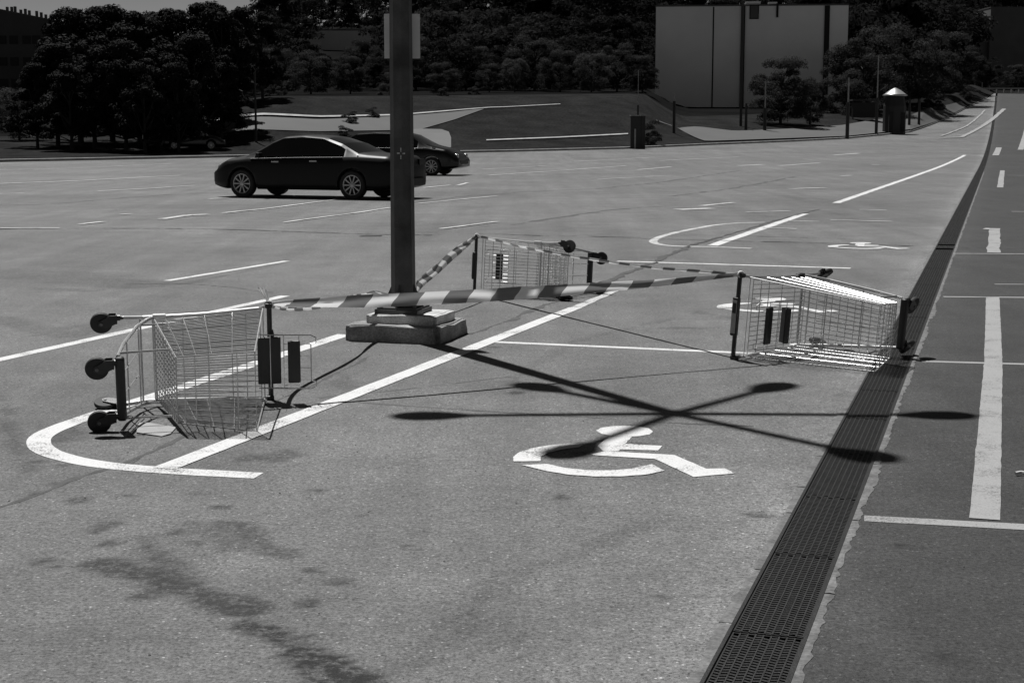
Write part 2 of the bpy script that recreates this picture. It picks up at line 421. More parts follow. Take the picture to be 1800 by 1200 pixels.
def sp2():
    x, y = xy(RNG.uniform(-8, 4), RNG.uniform(3.6, 17)); return x, y, RNG.uniform(.003, .009)
grit('loose_grit', sp2, 900, M_TAR, 'scattered small dark stones on the asphalt', 'grit')

# ------------------------------------------------------------------ markings: flat paint, thin sheets on the asphalt
def poly(pts, name, m, z=.004, parent=lot, wob=0.0):
    P = [gp(*q) for q in pts]; b = MB()
    cx = sum(p.x for p in P) / len(P); cy = sum(p.y for p in P) / len(P)
    b.v = [(p.x, p.y, z) for p in P]; b.f = [tuple(range(len(P)))]
    o = b.build(name, m, parent)
    if o.data.polygons[0].normal.z < 0: o.data.flip_normals()
    return o
def ribbon(W, wd, name, m, z=.004, jit=0.0, parent=lot, step=.12, fr_=3.0, wv=0.0):
    """W: world xy points; wd: width (number or per point)."""
    pts = []; 
    for i in range(len(W) - 1):
        a, b_ = Vector(W[i][:2]), Vector(W[i + 1][:2]); n = max(1, int((b_ - a).length / step))
        wa = wd if not isinstance(wd, (list, tuple)) else wd[i]; wb = wd if not isinstance(wd, (list, tuple)) else wd[i + 1]
        for k_ in range(n): pts.append((a.lerp(b_, k_ / n), wa + (wb - wa) * k_ / n))
    pts.append((Vector(W[-1][:2]), wd if not isinstance(wd, (list, tuple)) else wd[-1]))
    b = MB()
    for i, (p, w_) in enumerate(pts):
        a = pts[max(0, i - 1)][0]; c = pts[min(len(pts) - 1, i + 1)][0]; t = (c - a).normalized(); n_ = Vector((-t.y, t.x))
        if wv: w_ = w_ * max(.12, 1 + wv * (mn.noise(Vector((p.x * 2.3, p.y * 2.3, 31))) + .8 * mn.noise(Vector((p.x * 11, p.y * 11, 5)))))
        j1 = jit * mn.noise(Vector((p.x * fr_, p.y * fr_, 1))); j2 = jit * mn.noise(Vector((p.x * fr_, p.y * fr_, 7)))
        jit_ = 0; j3 = (jit * 1.5 if jit > .0065 else 0) * mn.noise(Vector((p.x * fr_ * .4, p.y * fr_ * .4, 17)))
        for s, j in ((.5, j1), (-.5, j2)):
            q = p + n_ * (s * w_ + j + j3 if s > 0 else s * w_ + j + j3)
            b.v.append((q.x, q.y, float(base(q.y)) + z * (.5 if q.y < 16 else 1)))
        if i: o = 2 * (i - 1); b.f.append((o, o + 1, o + 3, o + 2))
    return b.build(name, m, parent)
def line(p, q, wpx=None, wm=.11, m=None, **k): return ribbon([gp(*p), gp(*q)], wm, 'bay_line', m or M_PAINT, jit=.006, fr_=6, **k)
LW = .115
line((0, 632), (502, 520)); line((-80, 650), (0, 632))
line((293, 494), (505, 459), wm=.10)
# hairpin end of the bay on the left
hp = [(606, 588), (412, 651), (265, 698), (160, 731), (108, 749), (75, 764), (66, 777), (74, 789), (100, 801), (150, 813), (205, 820), (300, 828), (455, 836)]
def smooth(P, it=3):
    P = [Vector(p[:2]) for p in P]
    for _ in range(it):
        Q_ = [P[0]]
        for a, b in zip(P, P[1:]): Q_ += [a.lerp(b, .25), a.lerp(b, .75)]
        P = Q_ + [P[-1]]
    return P
ribbon(smooth([gp(*q) for q in hp], 2), .125, 'bay_line', M_PAINT, z=.0045, jit=.005, fr_=6, step=.06)
line((288, 825), (640, 684), wm=.125, z=.008) if False else ribbon([gp(288, 824), gp(1012, 541)], .125, 'bay_line', M_PAINT, z=.0082, jit=.006, fr_=6)
ribbon([gp(1012, 541), gp(1090, 508)], [.11, .07], 'bay_line', M_PAINTW, z=.0082, jit=.01, fr_=6)
ribbon([gp(1252, 432), gp(1415, 376)], .16, 'bay_line', M_PAINT, jit=.01)
ribbon([gp(1470, 357), gp(1600, 312), gp(1696, 278)], .18, 'bay_line', M_PAINT, jit=.01)
line((868, 601), (1275, 619), wm=.085); line((1275, 619), (1522, 631), wm=.085)
line((1085, 459.5), (1495, 472), wm=.12)
ribbon(smooth([gp(1345, 391), gp(1270, 393), gp(1195, 407), gp(1140, 422), gp(1165, 433), gp(1250, 434), gp(1320, 437)], 3), .12, 'bay_line', M_PAINTW, jit=.01)
# lines right of the drain
R2 = dict(parent=lot2)
ribbon([gp(1519, 911), gp(1800, 926), gp(1900, 931)], .10, 'bay_line', M_PAINTR, jit=.005, fr_=6, z=.004, **R2)
ribbon([gp(1731, 913), gp(1746, 640)], .125, 'lane_line', M_PAINTR, jit=.005, fr_=6, z=.008, **R2)
ribbon([gp(1746, 640), gp(1745, 523)], .125, 'lane_line', M_PAINTR, jit=.005, fr_=6, z=.008, **R2)
ribbon([gp(1620, 635), gp(1800, 640), gp(1900, 643)], .07, 'bay_line', M_PAINTR, jit=.006, fr_=6, z=.004, **R2)
ribbon([gp(1658, 521.5), gp(1900, 524)], .08, 'bay_line', M_PAINTR, jit=.008, z=.004, **R2)
ribbon([gp(1748, 500), gp(1900, 501)], .06, 'bay_line', M_PAINTR, jit=.01, **R2)
ribbon([gp(1675, 446), gp(1900, 447)], .09, 'bay_line', M_PAINTR, jit=.01, z=.0041, **R2)
ribbon([gp(1746, 445), gp(1749, 402)], .17, 'lane_line', M_PAINTR, jit=.01, z=.008, **R2)
ribbon([gp(1730, 402), gp(1746, 402.5)], .25, 'bay_line', M_PAINTW, jit=.01, z=.0041, **R2)
ribbon([gp(1758, 330), gp(1762, 300)], .17, 'lane_line', M_PAINTR, jit=.01, z=.008, **R2)
ribbon([gp(1770, 308.5), gp(1900, 309)], .14, 'bay_line', M_PAINTR, jit=.01, z=.004, **R2)
ribbon([gp(1778, 372), gp(1900, 374)], .12, 'bay_line', M_PAINTR, jit=.01, z=.004, **R2)
for a, b_ in (((1750, 274), (1756, 260)), ((1794, 264), (1804, 228))):
    A_, B_ = ray_f(*a, lambda x, y: base(y)), ray_f(*b_, lambda x, y: base(y))
    ribbon([A_, B_], .35, 'lane_line', M_PAINTR, jit=.02, z=.02, **R2)
# worn stripes across the far lot
def fl(a, b_, wm, m=M_PAINTW, nm='bay_line', par=lot, z=.012):
    A_, B_ = [ray_f(*q, lambda x, y: base(y)) for q in (a, b_)]
    return ribbon([A_, B_], wm, nm, m, jit=.05, z=z, parent=par, step=.5, fr_=.9)
for a, b_, wm in [((-40, 325), (130, 319), .22), ((130, 319), (320, 309), .16), ((-30, 342.5), (43, 340.5), .14), ((170, 337), (265, 332.5), .14), ((265, 332.5), (345, 327), .10),
                  ((-20, 403), (105, 402.5), .10), ((140, 395.5), (182, 391), .13), ((214, 379), (234, 377.5), .1), ((284, 387), (335, 380), .20), ((335, 380), (368, 378), .25), ((368, 350.5), (400, 349), .14),
                  ((395, 376), (520, 361), .12), ((520, 361), (600, 351), .09), ((500, 392), (690, 366), .08), ((731, 359), (870, 346), .10), ((860, 309), (960, 302), .14), ((745, 331), (790, 326), .14), ((803, 327), (822, 322), .14),
                  ((960, 302), (1100, 292), .12), ((1050, 316), (1180, 309), .08), ((778, 404.5), (877, 391), .10), ((850, 298), (960, 292), .12), ((1190, 370), (1250, 367.5), .35), ((1235, 363), (1290, 357), .16), ((1300, 292), (1340, 289.5), .3),
                  ((1390, 333), (1450, 331), .25), ((1480, 310), (1496, 309), .2), ((1120, 299), (1180, 294), .2), ((1370, 292), (1440, 287), .2), ((1510, 370), (1558, 370.5), .13), ((1460, 388), (1570, 391), .10), ((1385, 389), (1440, 391), .08),
                  ((1340, 402), (1400, 404), .07), ((1532, 290), (1547, 289.8), .4), ((1465, 273), (1510, 270), .3), ((1160, 283), (1300, 276), .12), ((-20, 300), (110, 296), .10), ((60, 299), (300, 288), .1), ((1000, 285), (1150, 277), .12), ((1310, 375), (1390, 372), .08)]:
    fl(a, b_, wm)
for a, b_, wm in [((1655, 243.5), (1690, 242), .5), ((1690, 242), (1728, 222), .35), ((1728, 222), (1765, 192), .45), ((1655, 240), (1700, 222), .2), ((1700, 222), (1732, 194), .2)]:
    fl(a, b_, wm, M_PAINTR, z=.05)
# wheelchair symbols
SYM = [
 [(1048, 757), (1056, 752), (1075, 749.3), (1097, 748.6), (1120, 749.5), (1140, 753), (1148, 758.5), (1142, 763.5), (1125, 766.5), (1100, 767.6), (1075, 766), (1057, 762.5)],
 [(1071, 766.5), (1111, 768), (1099, 780), (1087, 793.5), (1060, 792.5), (1050, 784)],
 [(1099, 780.3), (1164, 784), (1157, 792), (1087, 790)],
 [(1040, 799), (1063, 793.2), (1185, 800), (1242, 824.5), (1274, 823.6), (1291, 832.5), (1219, 838.6), (1151, 807), (1044, 800.5)],
 [(1029, 780.5), (1000, 780), (965, 783), (935, 788.5), (912, 795.5), (902, 804), (903, 811.5), (950, 811), (952, 803), (965, 796), (990, 790), (1018, 786.5)],
 [(917, 818), (962, 816), (990, 822.5), (1030, 827), (1075, 827.5), (1110, 824.5), (1146, 816.5), (1168, 828), (1135, 835), (1090, 838), (1045, 838.3), (1000, 835), (960, 828.5)],
]
def subdiv_noise(P, n=5, amp=.004):
    out = []
    for a, b in zip(P, P[1:] + P[:1]):
        for i in range(n):
            q = a.lerp(b, i / n); out.append(Vector((q.x + amp * mn.noise(Vector((q.x * 25, q.y * 25, 0))), q.y + amp * mn.noise(Vector((q.x * 25, q.y * 25, 9))), 0)))
    return out
import bmesh
def symbol(xf, m, z0=.004):
    e = MB(); bm = bmesh.new()
    for i, pl in enumerate(SYM):
        P = subdiv_noise([xf(gp(*q)) for q in pl])
        f = bm.faces.new([bm.verts.new((p.x, p.y, float(base(p.y)) + z0 * (.5 if p.y < 16 else 1) + .0004 * i)) for p in P])
    bmesh.ops.triangulate(bm, faces=bm.faces[:]); bmesh.ops.recalc_face_normals(bm, faces=bm.faces[:])
    for f in bm.faces:
        if f.normal.z < 0: f.normal_flip()
    me = bpy.data.meshes.new('wheelchair_symbol'); bm.to_mesh(me); me.materials.append(m)
    o = bpy.data.objects.new('wheelchair_symbol', me); COL.objects.link(o); o.parent = lot; return o
symbol(lambda p: p, M_PAINT)
c1 = gp(1095, 795)
def sym_at(px, py, s=1.0):
    c = gp(px, py); return lambda p: Vector((c.x + (p.x - c1.x) * s, c.y + (p.y - c1.y) * s, 0))
symbol(sym_at(1362, 537), M_PAINT); symbol(sym_at(1522, 433), M_PAINT, .006)

# tar seams, cracks, a thin dark line and a painted tape shadow
def crack_shadow_line(pts, wd, jit=.02, z=.0022, nm='crack_shadow_line', par=lot, m=M_TAR, fr_=3.5):
    return ribbon(smooth([gp(*q) for q in pts], 1), wd, nm, m, z=z, jit=jit, parent=par, step=.03, fr_=fr_, wv=1.5)
crack_shadow_line([(-60, 905), (0, 890), (60, 868), (130, 840), (205, 821)], .03, .03)
crack_shadow_line([(205, 821), (260, 800), (330, 762), (420, 728), (520, 690), (600, 655), (655, 626)], [.05] + [.03] * 6 if False else .03, .025)
crack_shadow_line([(765, 604), (800, 592), (850, 583), (870, 572), (960, 536), (1010, 523), (1075, 491), (1140, 465), (1210, 433)], .06, .04, z=.004)
crack_shadow_line([(1210, 433), (1300, 407), (1380, 383), (1440, 368)], .05, .04, z=.006)
crack_shadow_line([(-40, 403.5), (130, 401.5), (320, 402), (420, 404), (560, 409), (640, 412), (760, 413.5)], .06, .02, z=.006)
crack_shadow_line([(720, 413), (860, 411), (960, 415), (1060, 416), (1140, 418)], .05, .03, z=.006)
crack_shadow_line([(1280, 413.5), (1400, 418), (1500, 420)], .05, .05)
crack_shadow_line([(1040, 417), (1300, 424), (1480, 428), (1640, 434)], .045, .03, z=.006)
crack_shadow_line([(1690, 435.5), (1800, 437.5), (1900, 439)], .05, .02, z=.006, par=lot2, m=M_TAR)
crack_shadow_line([(586, 706), (640, 708), (800, 719), (1000, 731), (1180, 744), (1325, 749)], .014, .012)  # thin dark line from the near trolley towards the drain
crack_shadow_line([(560, 699), (700, 685), (900, 662)], .010, .012)  # shadow of the broad tape, painted as a thin dark strip
crack_shadow_line([(220, 500), (330, 497), (480, 514)], .02, .05)
crack_shadow_line([(-20, 361), (80, 360), (200, 349), (330, 340), (400, 338)], .09, .06)
crack_shadow_line([(1180, 345), (1300, 330), (1400, 310)], .09, .08)
crack_shadow_line([(900, 395), (1000, 380), (1080, 368), (1180, 362)], .09, .05)
crack_shadow_line([(700, 360), (860, 340), (1100, 330), (1300, 300)], .09, .08)
crack_shadow_line([(-10, 295), (300, 290), (480, 287)], .09, .1)
crack_shadow_line([(240, 806), (225, 815), (215, 825)], .012, .02)
poly([(638, 414), (655, 412.5), (672, 413), (670, 415.5), (630, 416)], 'tar_patch', M_TAR, z=.0098)

# ------------------------------------------------------------------ ground beyond the lot
def terrain(name, ts, m, edge):
    us = grid_axis([(-300, -60, 8), (-60, -12, 1.2), (-12, 2, .15), (2, 60, 4), (60, 300, 12)])
    U, T = np.meshgrid(us, ts); V = kerb_v(U) + T; X, Y = xy(U, V); Z = H(X, Y)
    if edge: Z[0] = base(Y[0]) - .2
    n, mm = U.shape; I = np.arange(n * mm).reshape(n, mm)
    Q = np.stack([I[:-1, :-1], I[:-1, 1:], I[1:, 1:], I[1:, :-1]], -1).reshape(-1, 4)
    return tag(np_mesh(name, np.stack([X, Y, Z], -1).reshape(-1, 3), Q, m, smooth=True), kind='structure')
terrain('grass_bank', np.concatenate([[0, .01], np.linspace(.4, 44, 60)]), M_GRASS, True)
terrain('hillside', np.concatenate([np.linspace(44, 100, 20), np.linspace(110, 800, 50)]), M_WOODFLOOR, False)
kb = MB(); n = 0
for i, u in enumerate(np.concatenate([np.linspace(-80, KU[-3], 260)])):
    v = float(kerb_v(u))
    for dv, dz in ((-.16, -.01), (-.15, .12), (.12, .13), (.13, -.05)):
        x, y = xy(u, v + dv); kb.v.append((x, y, float(base(y)) + dz))
    if i: o = 4 * (i - 1); kb.f += [(o + k, o + k + 1, o + 5 + k, o + 4 + k) for k in range(3)]
tag(kb.build('kerb', M_KERB), kind='structure')
def drape(low, up, name, m, off=.05, n=40, mrow=6, kind='structure', parent=None):
    def rs(P):
        P = [Vector(p) for p in P]; L_ = [0]
        for a, b in zip(P, P[1:]): L_.append(L_[-1] + (b - a).length)
        return [Vector((np.interp(s, L_, [p.x for p in P]), np.interp(s, L_, [p.y for p in P]))) for s in np.linspace(0, L_[-1], n)]
    Lw = rs([(*ray_f(*q, H),)[:2] for q in low]); Uw = rs([(*ray_f(*q, H),)[:2] for q in up])
    b = MB()
    for j in range(mrow + 1):
        for a, c in zip(Lw, Uw):
            q = a.lerp(c, j / mrow); b.v.append((q.x, q.y, Hf(q.x, q.y) + off))
    for j in range(mrow):
        for i in range(n - 1): o = j * n + i; b.f.append((o, o + 1, o + n + 1, o + n))
    ob = b.build(name, m, parent)
    if ob.data.polygons[len(ob.data.polygons) // 2].normal.z < 0: ob.data.flip_normals()
    return tag(ob, kind=kind) if kind else ob
drape([(380, 238), (560, 233), (700, 231), (742, 228), (800, 212), (850, 193.5)], [(380, 217), (560, 211), (700, 206), (742, 203), (800, 198), (850, 192.5)], 'upper_road', M_ROADFAR)
drape([(380, 215), (560, 209), (700, 205.5), (860, 192), (985, 185.5)], [(380, 212), (560, 206), (700, 203.5), (860, 190.5), (985, 185)], 'upper_pavement', M_KERB, off=.1)
drape([(700, 266), (793, 262)], [(700, 232), (740, 229.5), (776, 229.5), (789, 234), (793, 245)], 'slip_road', mat('pale_asphalt', .10, .85, var=.1, vs=.5), off=.09)
drape([(855, 249.5), (980, 244.5), (1104, 238)], [(855, 248), (980, 243), (1104, 236.6)], 'footpath', M_KERB, off=.08)
drape([(1152, 214), (1190, 226), (1240, 250), (1330, 247), (1489, 241), (1600, 229), (1640, 217)], [(1152, 212), (1225, 224), (1290, 232), (1400, 227.5), (1480, 222), (1535, 212), (1600, 205)], 'side_road', M_ROADFAR, off=.08, n=60)
drape([(1600, 231), (1650, 214), (1700, 189)], [(1600, 205), (1650, 190), (1690, 180)], 'side_pavement', mat('verge', .04, .9, var=.2, vs=.4), off=.12)

# ------------------------------------------------------------------ pole on its two-tier pedestal
PB = gp(709, 574); PX, PY = PB.x, PB.y
HUB_S = gp(1190, 728); PH = _l * math.tan(SUN_EL)
pole = thing('lamp_post', 'tall dark steel lamp post on a two-tier concrete pedestal, painted cross mark on its shaft', 'lamp post', (PX, PY, 0))
def rough_block(cx, cy, sx, sy, z0, z1, rz, seed, amp=.017, n=16):
    bm = bmesh.new(); bmesh.ops.create_cube(bm, size=1)
    bmesh.ops.bevel(bm, geom=[e for e in bm.edges if abs(e.verts[0].co.z - e.verts[1].co.z) > .5 or (e.verts[0].co.z > 0)], offset=.05, segments=2, affect='EDGES')
    bmesh.ops.subdivide_edges(bm, edges=bm.edges[:], cuts=3, use_grid_fill=True)
    R = Matrix.Rotation(rz, 3, 'Z')
    for v in bm.verts:
        c = Vector((v.co.x * sx, v.co.y * sy, v.co.z * (z1 - z0)))
        nz = Vector([mn.noise(c * 7 + Vector((seed, i * 11, 0))) * amp + mn.noise(c * 22 + Vector((seed, i * 7, 5))) * amp * .5 for i in range(3)])
        if v.co.z < -.49: nz.z = 0
        v.co = R @ (c + nz) + Vector((cx, cy, (z0 + z1) / 2))
    me = bpy.data.meshes.new('b'); bm.to_mesh(me); return me
A0, B0, C0 = gp(606, 599), gp(771, 606), gp(810, 586)
fv = (B0 - A0); sx = fv.length; rz = math.atan2(fv.y, fv.x); sdir = Vector((-math.sin(rz), math.cos(rz), 0)); sy = .74
cc = A0 + fv / 2 + sdir * sy / 2 - Vector((PX, PY, 0))
def mesh_obj(me, name, m, parent):
    me.name = name; me.materials.append(m); o = bpy.data.objects.new(name, me); COL.objects.link(o); o.parent = parent; return o
mesh_obj(rough_block(cc.x, cc.y, sx, sy, 0, .125, rz, 3), 'lower_block', M_PEDL, pole)
mesh_obj(rough_block(cc.x + .03, cc.y + .02, sx * .74, sy * .70, .122, .195, rz, 9, .009), 'upper_block', M_PED, pole)
px0, py0 = cc.x - .035, cc.y + .02
RZ = Matrix.Rotation(rz, 3, 'Z')
b = MB().box((px0, py0, .212), (.36, .34, .035), RZ).box((px0 + .0, py0, .236), (.33, .31, .016), RZ); b.build('base_plate', M_POLE, pole)
for sx_ in (-1, 1):
    for sy_ in (-1, 1):
        q = RZ @ Vector((sx_ * .14, sy_ * .13, 0)); m_ = MB()
        m_.lathe([(.016, .244), (.016, .262), (.009, .263), (.009, .285)], 6, Matrix.Translation((px0 + q.x, py0 + q.y, 0))); m_.build('anchor_bolt', M_POLE, pole)
rb, rt = .098, .062
sh = MB(); 
sh.lathe([(rb, .243), (rb - (rb - rt) * .3, .243 + (PH - .24) * .3), (rt, PH)], 8, Matrix.Translation((px0, py0, 0)) @ Matrix.Rotation(rz + PI / 8, 4, 'Z'))
sh.build('shaft', M_POLE, pole)
for k in range(4):
    a = rz + k * PI / 2; d = Vector((math.cos(a), math.sin(a), 0)); s_ = Vector((-d.y, d.x, 0)) * .005; c = Vector((px0, py0, 0)) + d * (rb * .9)
    g = MB(); g.v = [tuple(c + s_ * t + e) for t in (-1, 1) for e in (Vector((0, 0, .2445)), d * .085 + Vector((0, 0, .2445)), Vector((0, 0, .43)))]
    g.f = [(0, 1, 2), (5, 4, 3), (0, 3, 4, 1), (1, 4, 5, 2), (0, 2, 5, 3)]; g.build('gusset', M_POLE, pole)
# flat sign plate fixed behind the shaft, seen past both sides
PS = Vector((px0, py0, 0)); 
top = at(709, 25, PY + .12 + PS.y); bot = at(709, 103, PY + .12 + PS.y)
sg = MB(); cz = (top.z + bot.z) / 2; hh = top.z - bot.z
sgn = thing('sign_box', 'pale rectangular sign panel strapped behind the lamp post, seen at both sides of the shaft', 'sign', (PX + px0 + .002, PY + py0 + .115, cz))
wB = .281; R_ = Matrix.Rotation(.06, 3, 'Z')
sg.box((0, 0, 0), (wB, .018, hh), R_); sg.build('panel', M_SIGN, sgn)
for dz in (-.11, .11):
    s2 = MB().box((0, -.028, dz), (.06, .03, .02)); s2.build('bracket', M_GALV, sgn)
# cross mark daubed on the shaft
ck = at(704.5, 270, PY + py0 - .095) - Vector((PX, PY, 0)); mk = MB()
for dx, dz, w_, h_ in ((0, .028, .007, .034), (0, -.028, .006, .03), (-.02, .002, .022, .010), (.022, 0, .020, .011)):
    mk.box((ck.x + dx, py0 - rb * .90 , ck.z + dz), (w_, .006, h_))
mk.build('cross_mark', M_PAINT, pole)
st_ = MB().tube([(px0 + .068, py0 - .062, .6), (px0 + .068, py0 - .062, 1.45)], .006, 6); st_.build('conduit', M_POLE, pole)
# six arms with lamp heads at the top
HB = Vector((PX + px0, PY + py0)); HS = HB + Vector((SUN_DX, SUN_DY)) * ((PH - .05) / math.tan(SUN_EL))
heads = [(1690, 730), (1375, 676), (925, 676), (715, 731), (985, 800), (1550, 806)]
for hx in heads:
    s_ = gp(*hx); d = Vector((s_.x - HS.x, s_.y - HS.y, 0)); L_ = d.length - .20; d.normalize()
    h0 = Vector((px0, py0, PH - .05)); e = h0 + d * (L_ - .12) + Vector((0, 0, .0))
    a = MB().tube([h0, h0 + d * .15, e], [.055, .048, .042], 8); arm = a.build('arm', M_POLE, pole)
    Rm = Matrix.Rotation(math.atan2(d.y, d.x), 3, 'Z')
    hd = MB(); prof = [(-.26, .035, .04), (-.20, .07, .06), (-.05, .135, .08), (.10, .14, .07), (.20, .10, .05), (.25, .03, .02)]
    for x_, w_, h_ in prof:
        for k_ in range(10):
            an = 2 * PI * k_ / 10; q = Rm @ Vector((x_ * .95 + .02, w_ * math.cos(an), h_ * math.sin(an) * (1.0 if math.sin(an) > 0 else .5)))
            hd.v.append(tuple(e + d * .16 + q))
    for i in range(5):
        for k_ in range(10): hd.f.append((i * 10 + k_, i * 10 + (k_ + 1) % 10, i * 10 + 10 + (k_ + 1) % 10, i * 10 + 10 + k_))
    hd.f += [tuple(range(9, -1, -1)), tuple(range(50, 60))]
    hd.build('lamp_head', M_POLE, pole, smooth=True)
MB().lathe([(.07, PH - .14), (.08, PH), (.03, PH + .06)], 12, Matrix.Translation((px0, py0, 0))).build('hub', M_POLE, pole)

# ------------------------------------------------------------------ shopping trolleys
def lerp3(a, b, t): return Vector(a).lerp(Vector(b), t)
def bil(c, s, t): return lerp3(c[0], c[1], s).lerp(lerp3(c[3], c[2], s), t)   # c: four corners round the panel
FR, FF, RR, RF = (.245, -.02, .365), (.185, .78, .485), (.278, -.06, 1.0), (.222, .885, .90)
def mx(p, s): return (p[0] * s, p[1], p[2])
def make_cart(label, seat, sdx, sw_, group='overturned shopping trolleys holding up the barrier tape'):
    t = thing('shopping_trolley', label, 'shopping trolley', group=group)
    W = .0029
    for s in (-1, 1):
        c = [mx(FR, s), mx(FF, s), mx(RF, s), mx(RR, s)]; m_ = MB()
        n = 27
        for i in range(n + 1): m_.tube([bil(c, i / n, 0), bil(c, i / n, 1)], W, 6)
        for tt in (.10, .26, .46, .72): m_.tube([bil(c, 0, tt), bil(c, 1, tt)], W * 1.15, 6)
        m_.build('side_panel', M_WIRE, t)
    c = [mx(FF, -1), FF, RF, mx(RF, -1)]; m_ = MB(); n = 14
    for i in range(n + 1): m_.tube([bil(c, i / n, 0), bil(c, i / n, 1)], W, 6)
    for tt in (.10, .24, .42, .78): m_.tube([bil(c, 0, tt), bil(c, 1, tt)], W * 1.3, 6)
    m_.build('front_panel', M_WIRE, t)
    c = [mx(FR, -1), FR, FF, mx(FF, -1)]; m_ = MB()
    for i in range(15): m_.tube([bil(c, i / 14, 0), bil(c, i / 14, 1)], W, 6)
    for i in range(13): m_.tube([bil(c, 0, i / 12) - Vector((0, 0, .004)), bil(c, 1, i / 12) - Vector((0, 0, .004))], W, 6)
    m_.build('floor_grid', M_WIRE, t)
    # rear gate, hinged at the top, leaning a little into the basket
    g0, g1, g2, g3 = Vector((-.235, .03, .415)), Vector((.235, .03, .415)), Vector((.262, -.045, .985)), Vector((-.262, -.045, .985)); c = [g0, g1, g2, g3]; m_ = MB()
    for i in range(17): m_.tube([bil(c, i / 16, 0), bil(c, i / 16, 1)], W, 6)
    for tt in (0, .2, .45, .7, .85, 1): m_.tube([bil(c, 0, tt), bil(c, 1, tt)], W * 1.2, 6)
    m_.build('rear_gate', M_WIRE, t)
    m_ = MB()                                                            # rim and frame wires
    rim = [mx(RR, -1), mx(RF, -1), RF, RR]; m_.tube([Vector(p) + Vector((0, 0, .004)) for p in rim], .0048, 6, closed=True)
    m_.tube([mx(FR, -1), mx(FF, -1), FF, FR], .0042, 6, closed=True)
    for s in (-1, 1):
        m_.tube([mx(FR, s), mx(RR, s)], .0045, 6); m_.tube([mx(FF, s), mx(RF, s)], .0042, 6)
    m_.build('basket_rim', M_TUBE, t)
    # chassis: two bent tubes from the handle down to the casters, with cross bars
    m_ = MB()
    for s in (-1, 1):
        m_.tube([(s * .286, -.115, 1.035), (s * .278, -.07, .98), (s * .262, -.035, .66), (s * .255, -.03, .41), (s * .255, -.025, .30), (s * .262, .0, .19), (s * .262, 0.0, .145)], .0115, 8)
        m_.tube([(s * .255, -.03, .37), (s * .25, .02, .33), (s * .235, .14, .27), (s * .20, .45, .20), (s * .175, .66, .175)], .0105, 8)
        m_.tube([(s * .236, .10, .43), (s * .232, .10, .285)], .006, 6)
        m_.tube([(s * .19, .60, .455), (s * .185, .62, .18)], .007, 6)
    m_.tube([(-.255, -.03, .36), (.255, -.03, .36)], .009, 8); m_.tube([(-.252, -.005, .285), (.252, -.005, .285)], .007, 6)
    for s in (-.07, .07): m_.tube([(s, .06, .27), (s * .8, .64, .185)], .0042, 5)
    m_.tube([(-.235, .13, .275), (.235, .13, .275)], .0045, 5); m_.tube([(-.21, .38, .215), (.21, .38, .215)], .0045, 5)
    m_.build('chassis', M_TUBE, t)
    bmp = MB(); bmp.box((0, .69, .185), (.36, .05, .052)); 
    bo = bmp.build('bumper', M_BLK, t); bv = bo.modifiers.new('b', 'BEVEL'); bv.width = .016; bv.segments = 3
    for s in (-1, 1):
        m_ = MB().box((s * .256, -.03, .395), (.03, .036, .08)); o = m_.build('corner_guard', M_BLK if s < 0 else M_SIGN, t)
        bv = o.modifiers.new('b', 'BEVEL'); bv.width = .007; bv.segments = 2
    # handle bar with end caps and a wider middle sleeve with a label plate
    hb = MB().tube([(-.300, -.12, 1.045), (.300, -.12, 1.045)], .0155, 12); h_o = hb.build('handle', M_BLK, t)
    for s in (-1, 1):
        e = MB().box((s * .287, -.112, 1.04), (.03, .05, .045)); o = e.build('end_cap', M_BLK, h_o); bv = o.modifiers.new('b', 'BEVEL'); bv.width = .008; bv.segments = 2
    e = MB().box((.0, -.127, 1.05), (.27, .05, .036)); o = e.build('sleeve', M_BLK, h_o); bv = o.modifiers.new('b', 'BEVEL'); bv.width = .010; bv.segments = 3
    e = MB().box((.0, -.127, 1.0695), (.23, .036, .003)); e.build('label_plate', M_LABEL, h_o)
    e = MB().box((-.06, -.127, 1.072), (.07, .028, .002)); e.build('plate_insert', M_DARK, h_o)
    # child seat
    z0, tilt = (1.02, .0) if seat == 'out' else (.66, .0)
    s_ = MB(); wd = .165
    y0 = -.02 if seat == 'out' else .055; dy = .06 if seat == 'out' else -.05
    zt = z0 + (.29 if seat == 'out' else .33)
    def sp(x, z): return (x + sdx, y0 + dy * (z - z0) / .3, z)
    s_.tube([sp(-wd, z0 - .05), sp(-wd, zt - .03), sp(-wd + .015, zt), sp(-.12, zt), sp(-.115, zt - .03), sp(.115, zt - .03), sp(.12, zt), sp(wd - .015, zt), sp(wd, zt - .03), sp(wd, z0 - .05)], .0038, 6)
    for zz in (z0 + .02, z0 + .10, z0 + .19): s_.tube([sp(-wd, zz), sp(wd, zz)], .003, 5)
    for k_ in range(9): 
        xx = -wd + (k_ + .5) * 2 * wd / 9; s_.tube([sp(xx, z0 + .10), sp(xx, z0 + .26 if k_ % 2 else z0 + .19)], .0021, 4)
    so_ = s_.build('child_seat', M_WIRE, t)
    m_ = MB().box(sp(0, z0 + (.16 if seat == 'out' else .195)), (.26, .022, .075)); o = m_.build('back_pad', M_BLK, so_); bv = o.modifiers.new('b', 'BEVEL'); bv.width = .008; bv.segments = 2
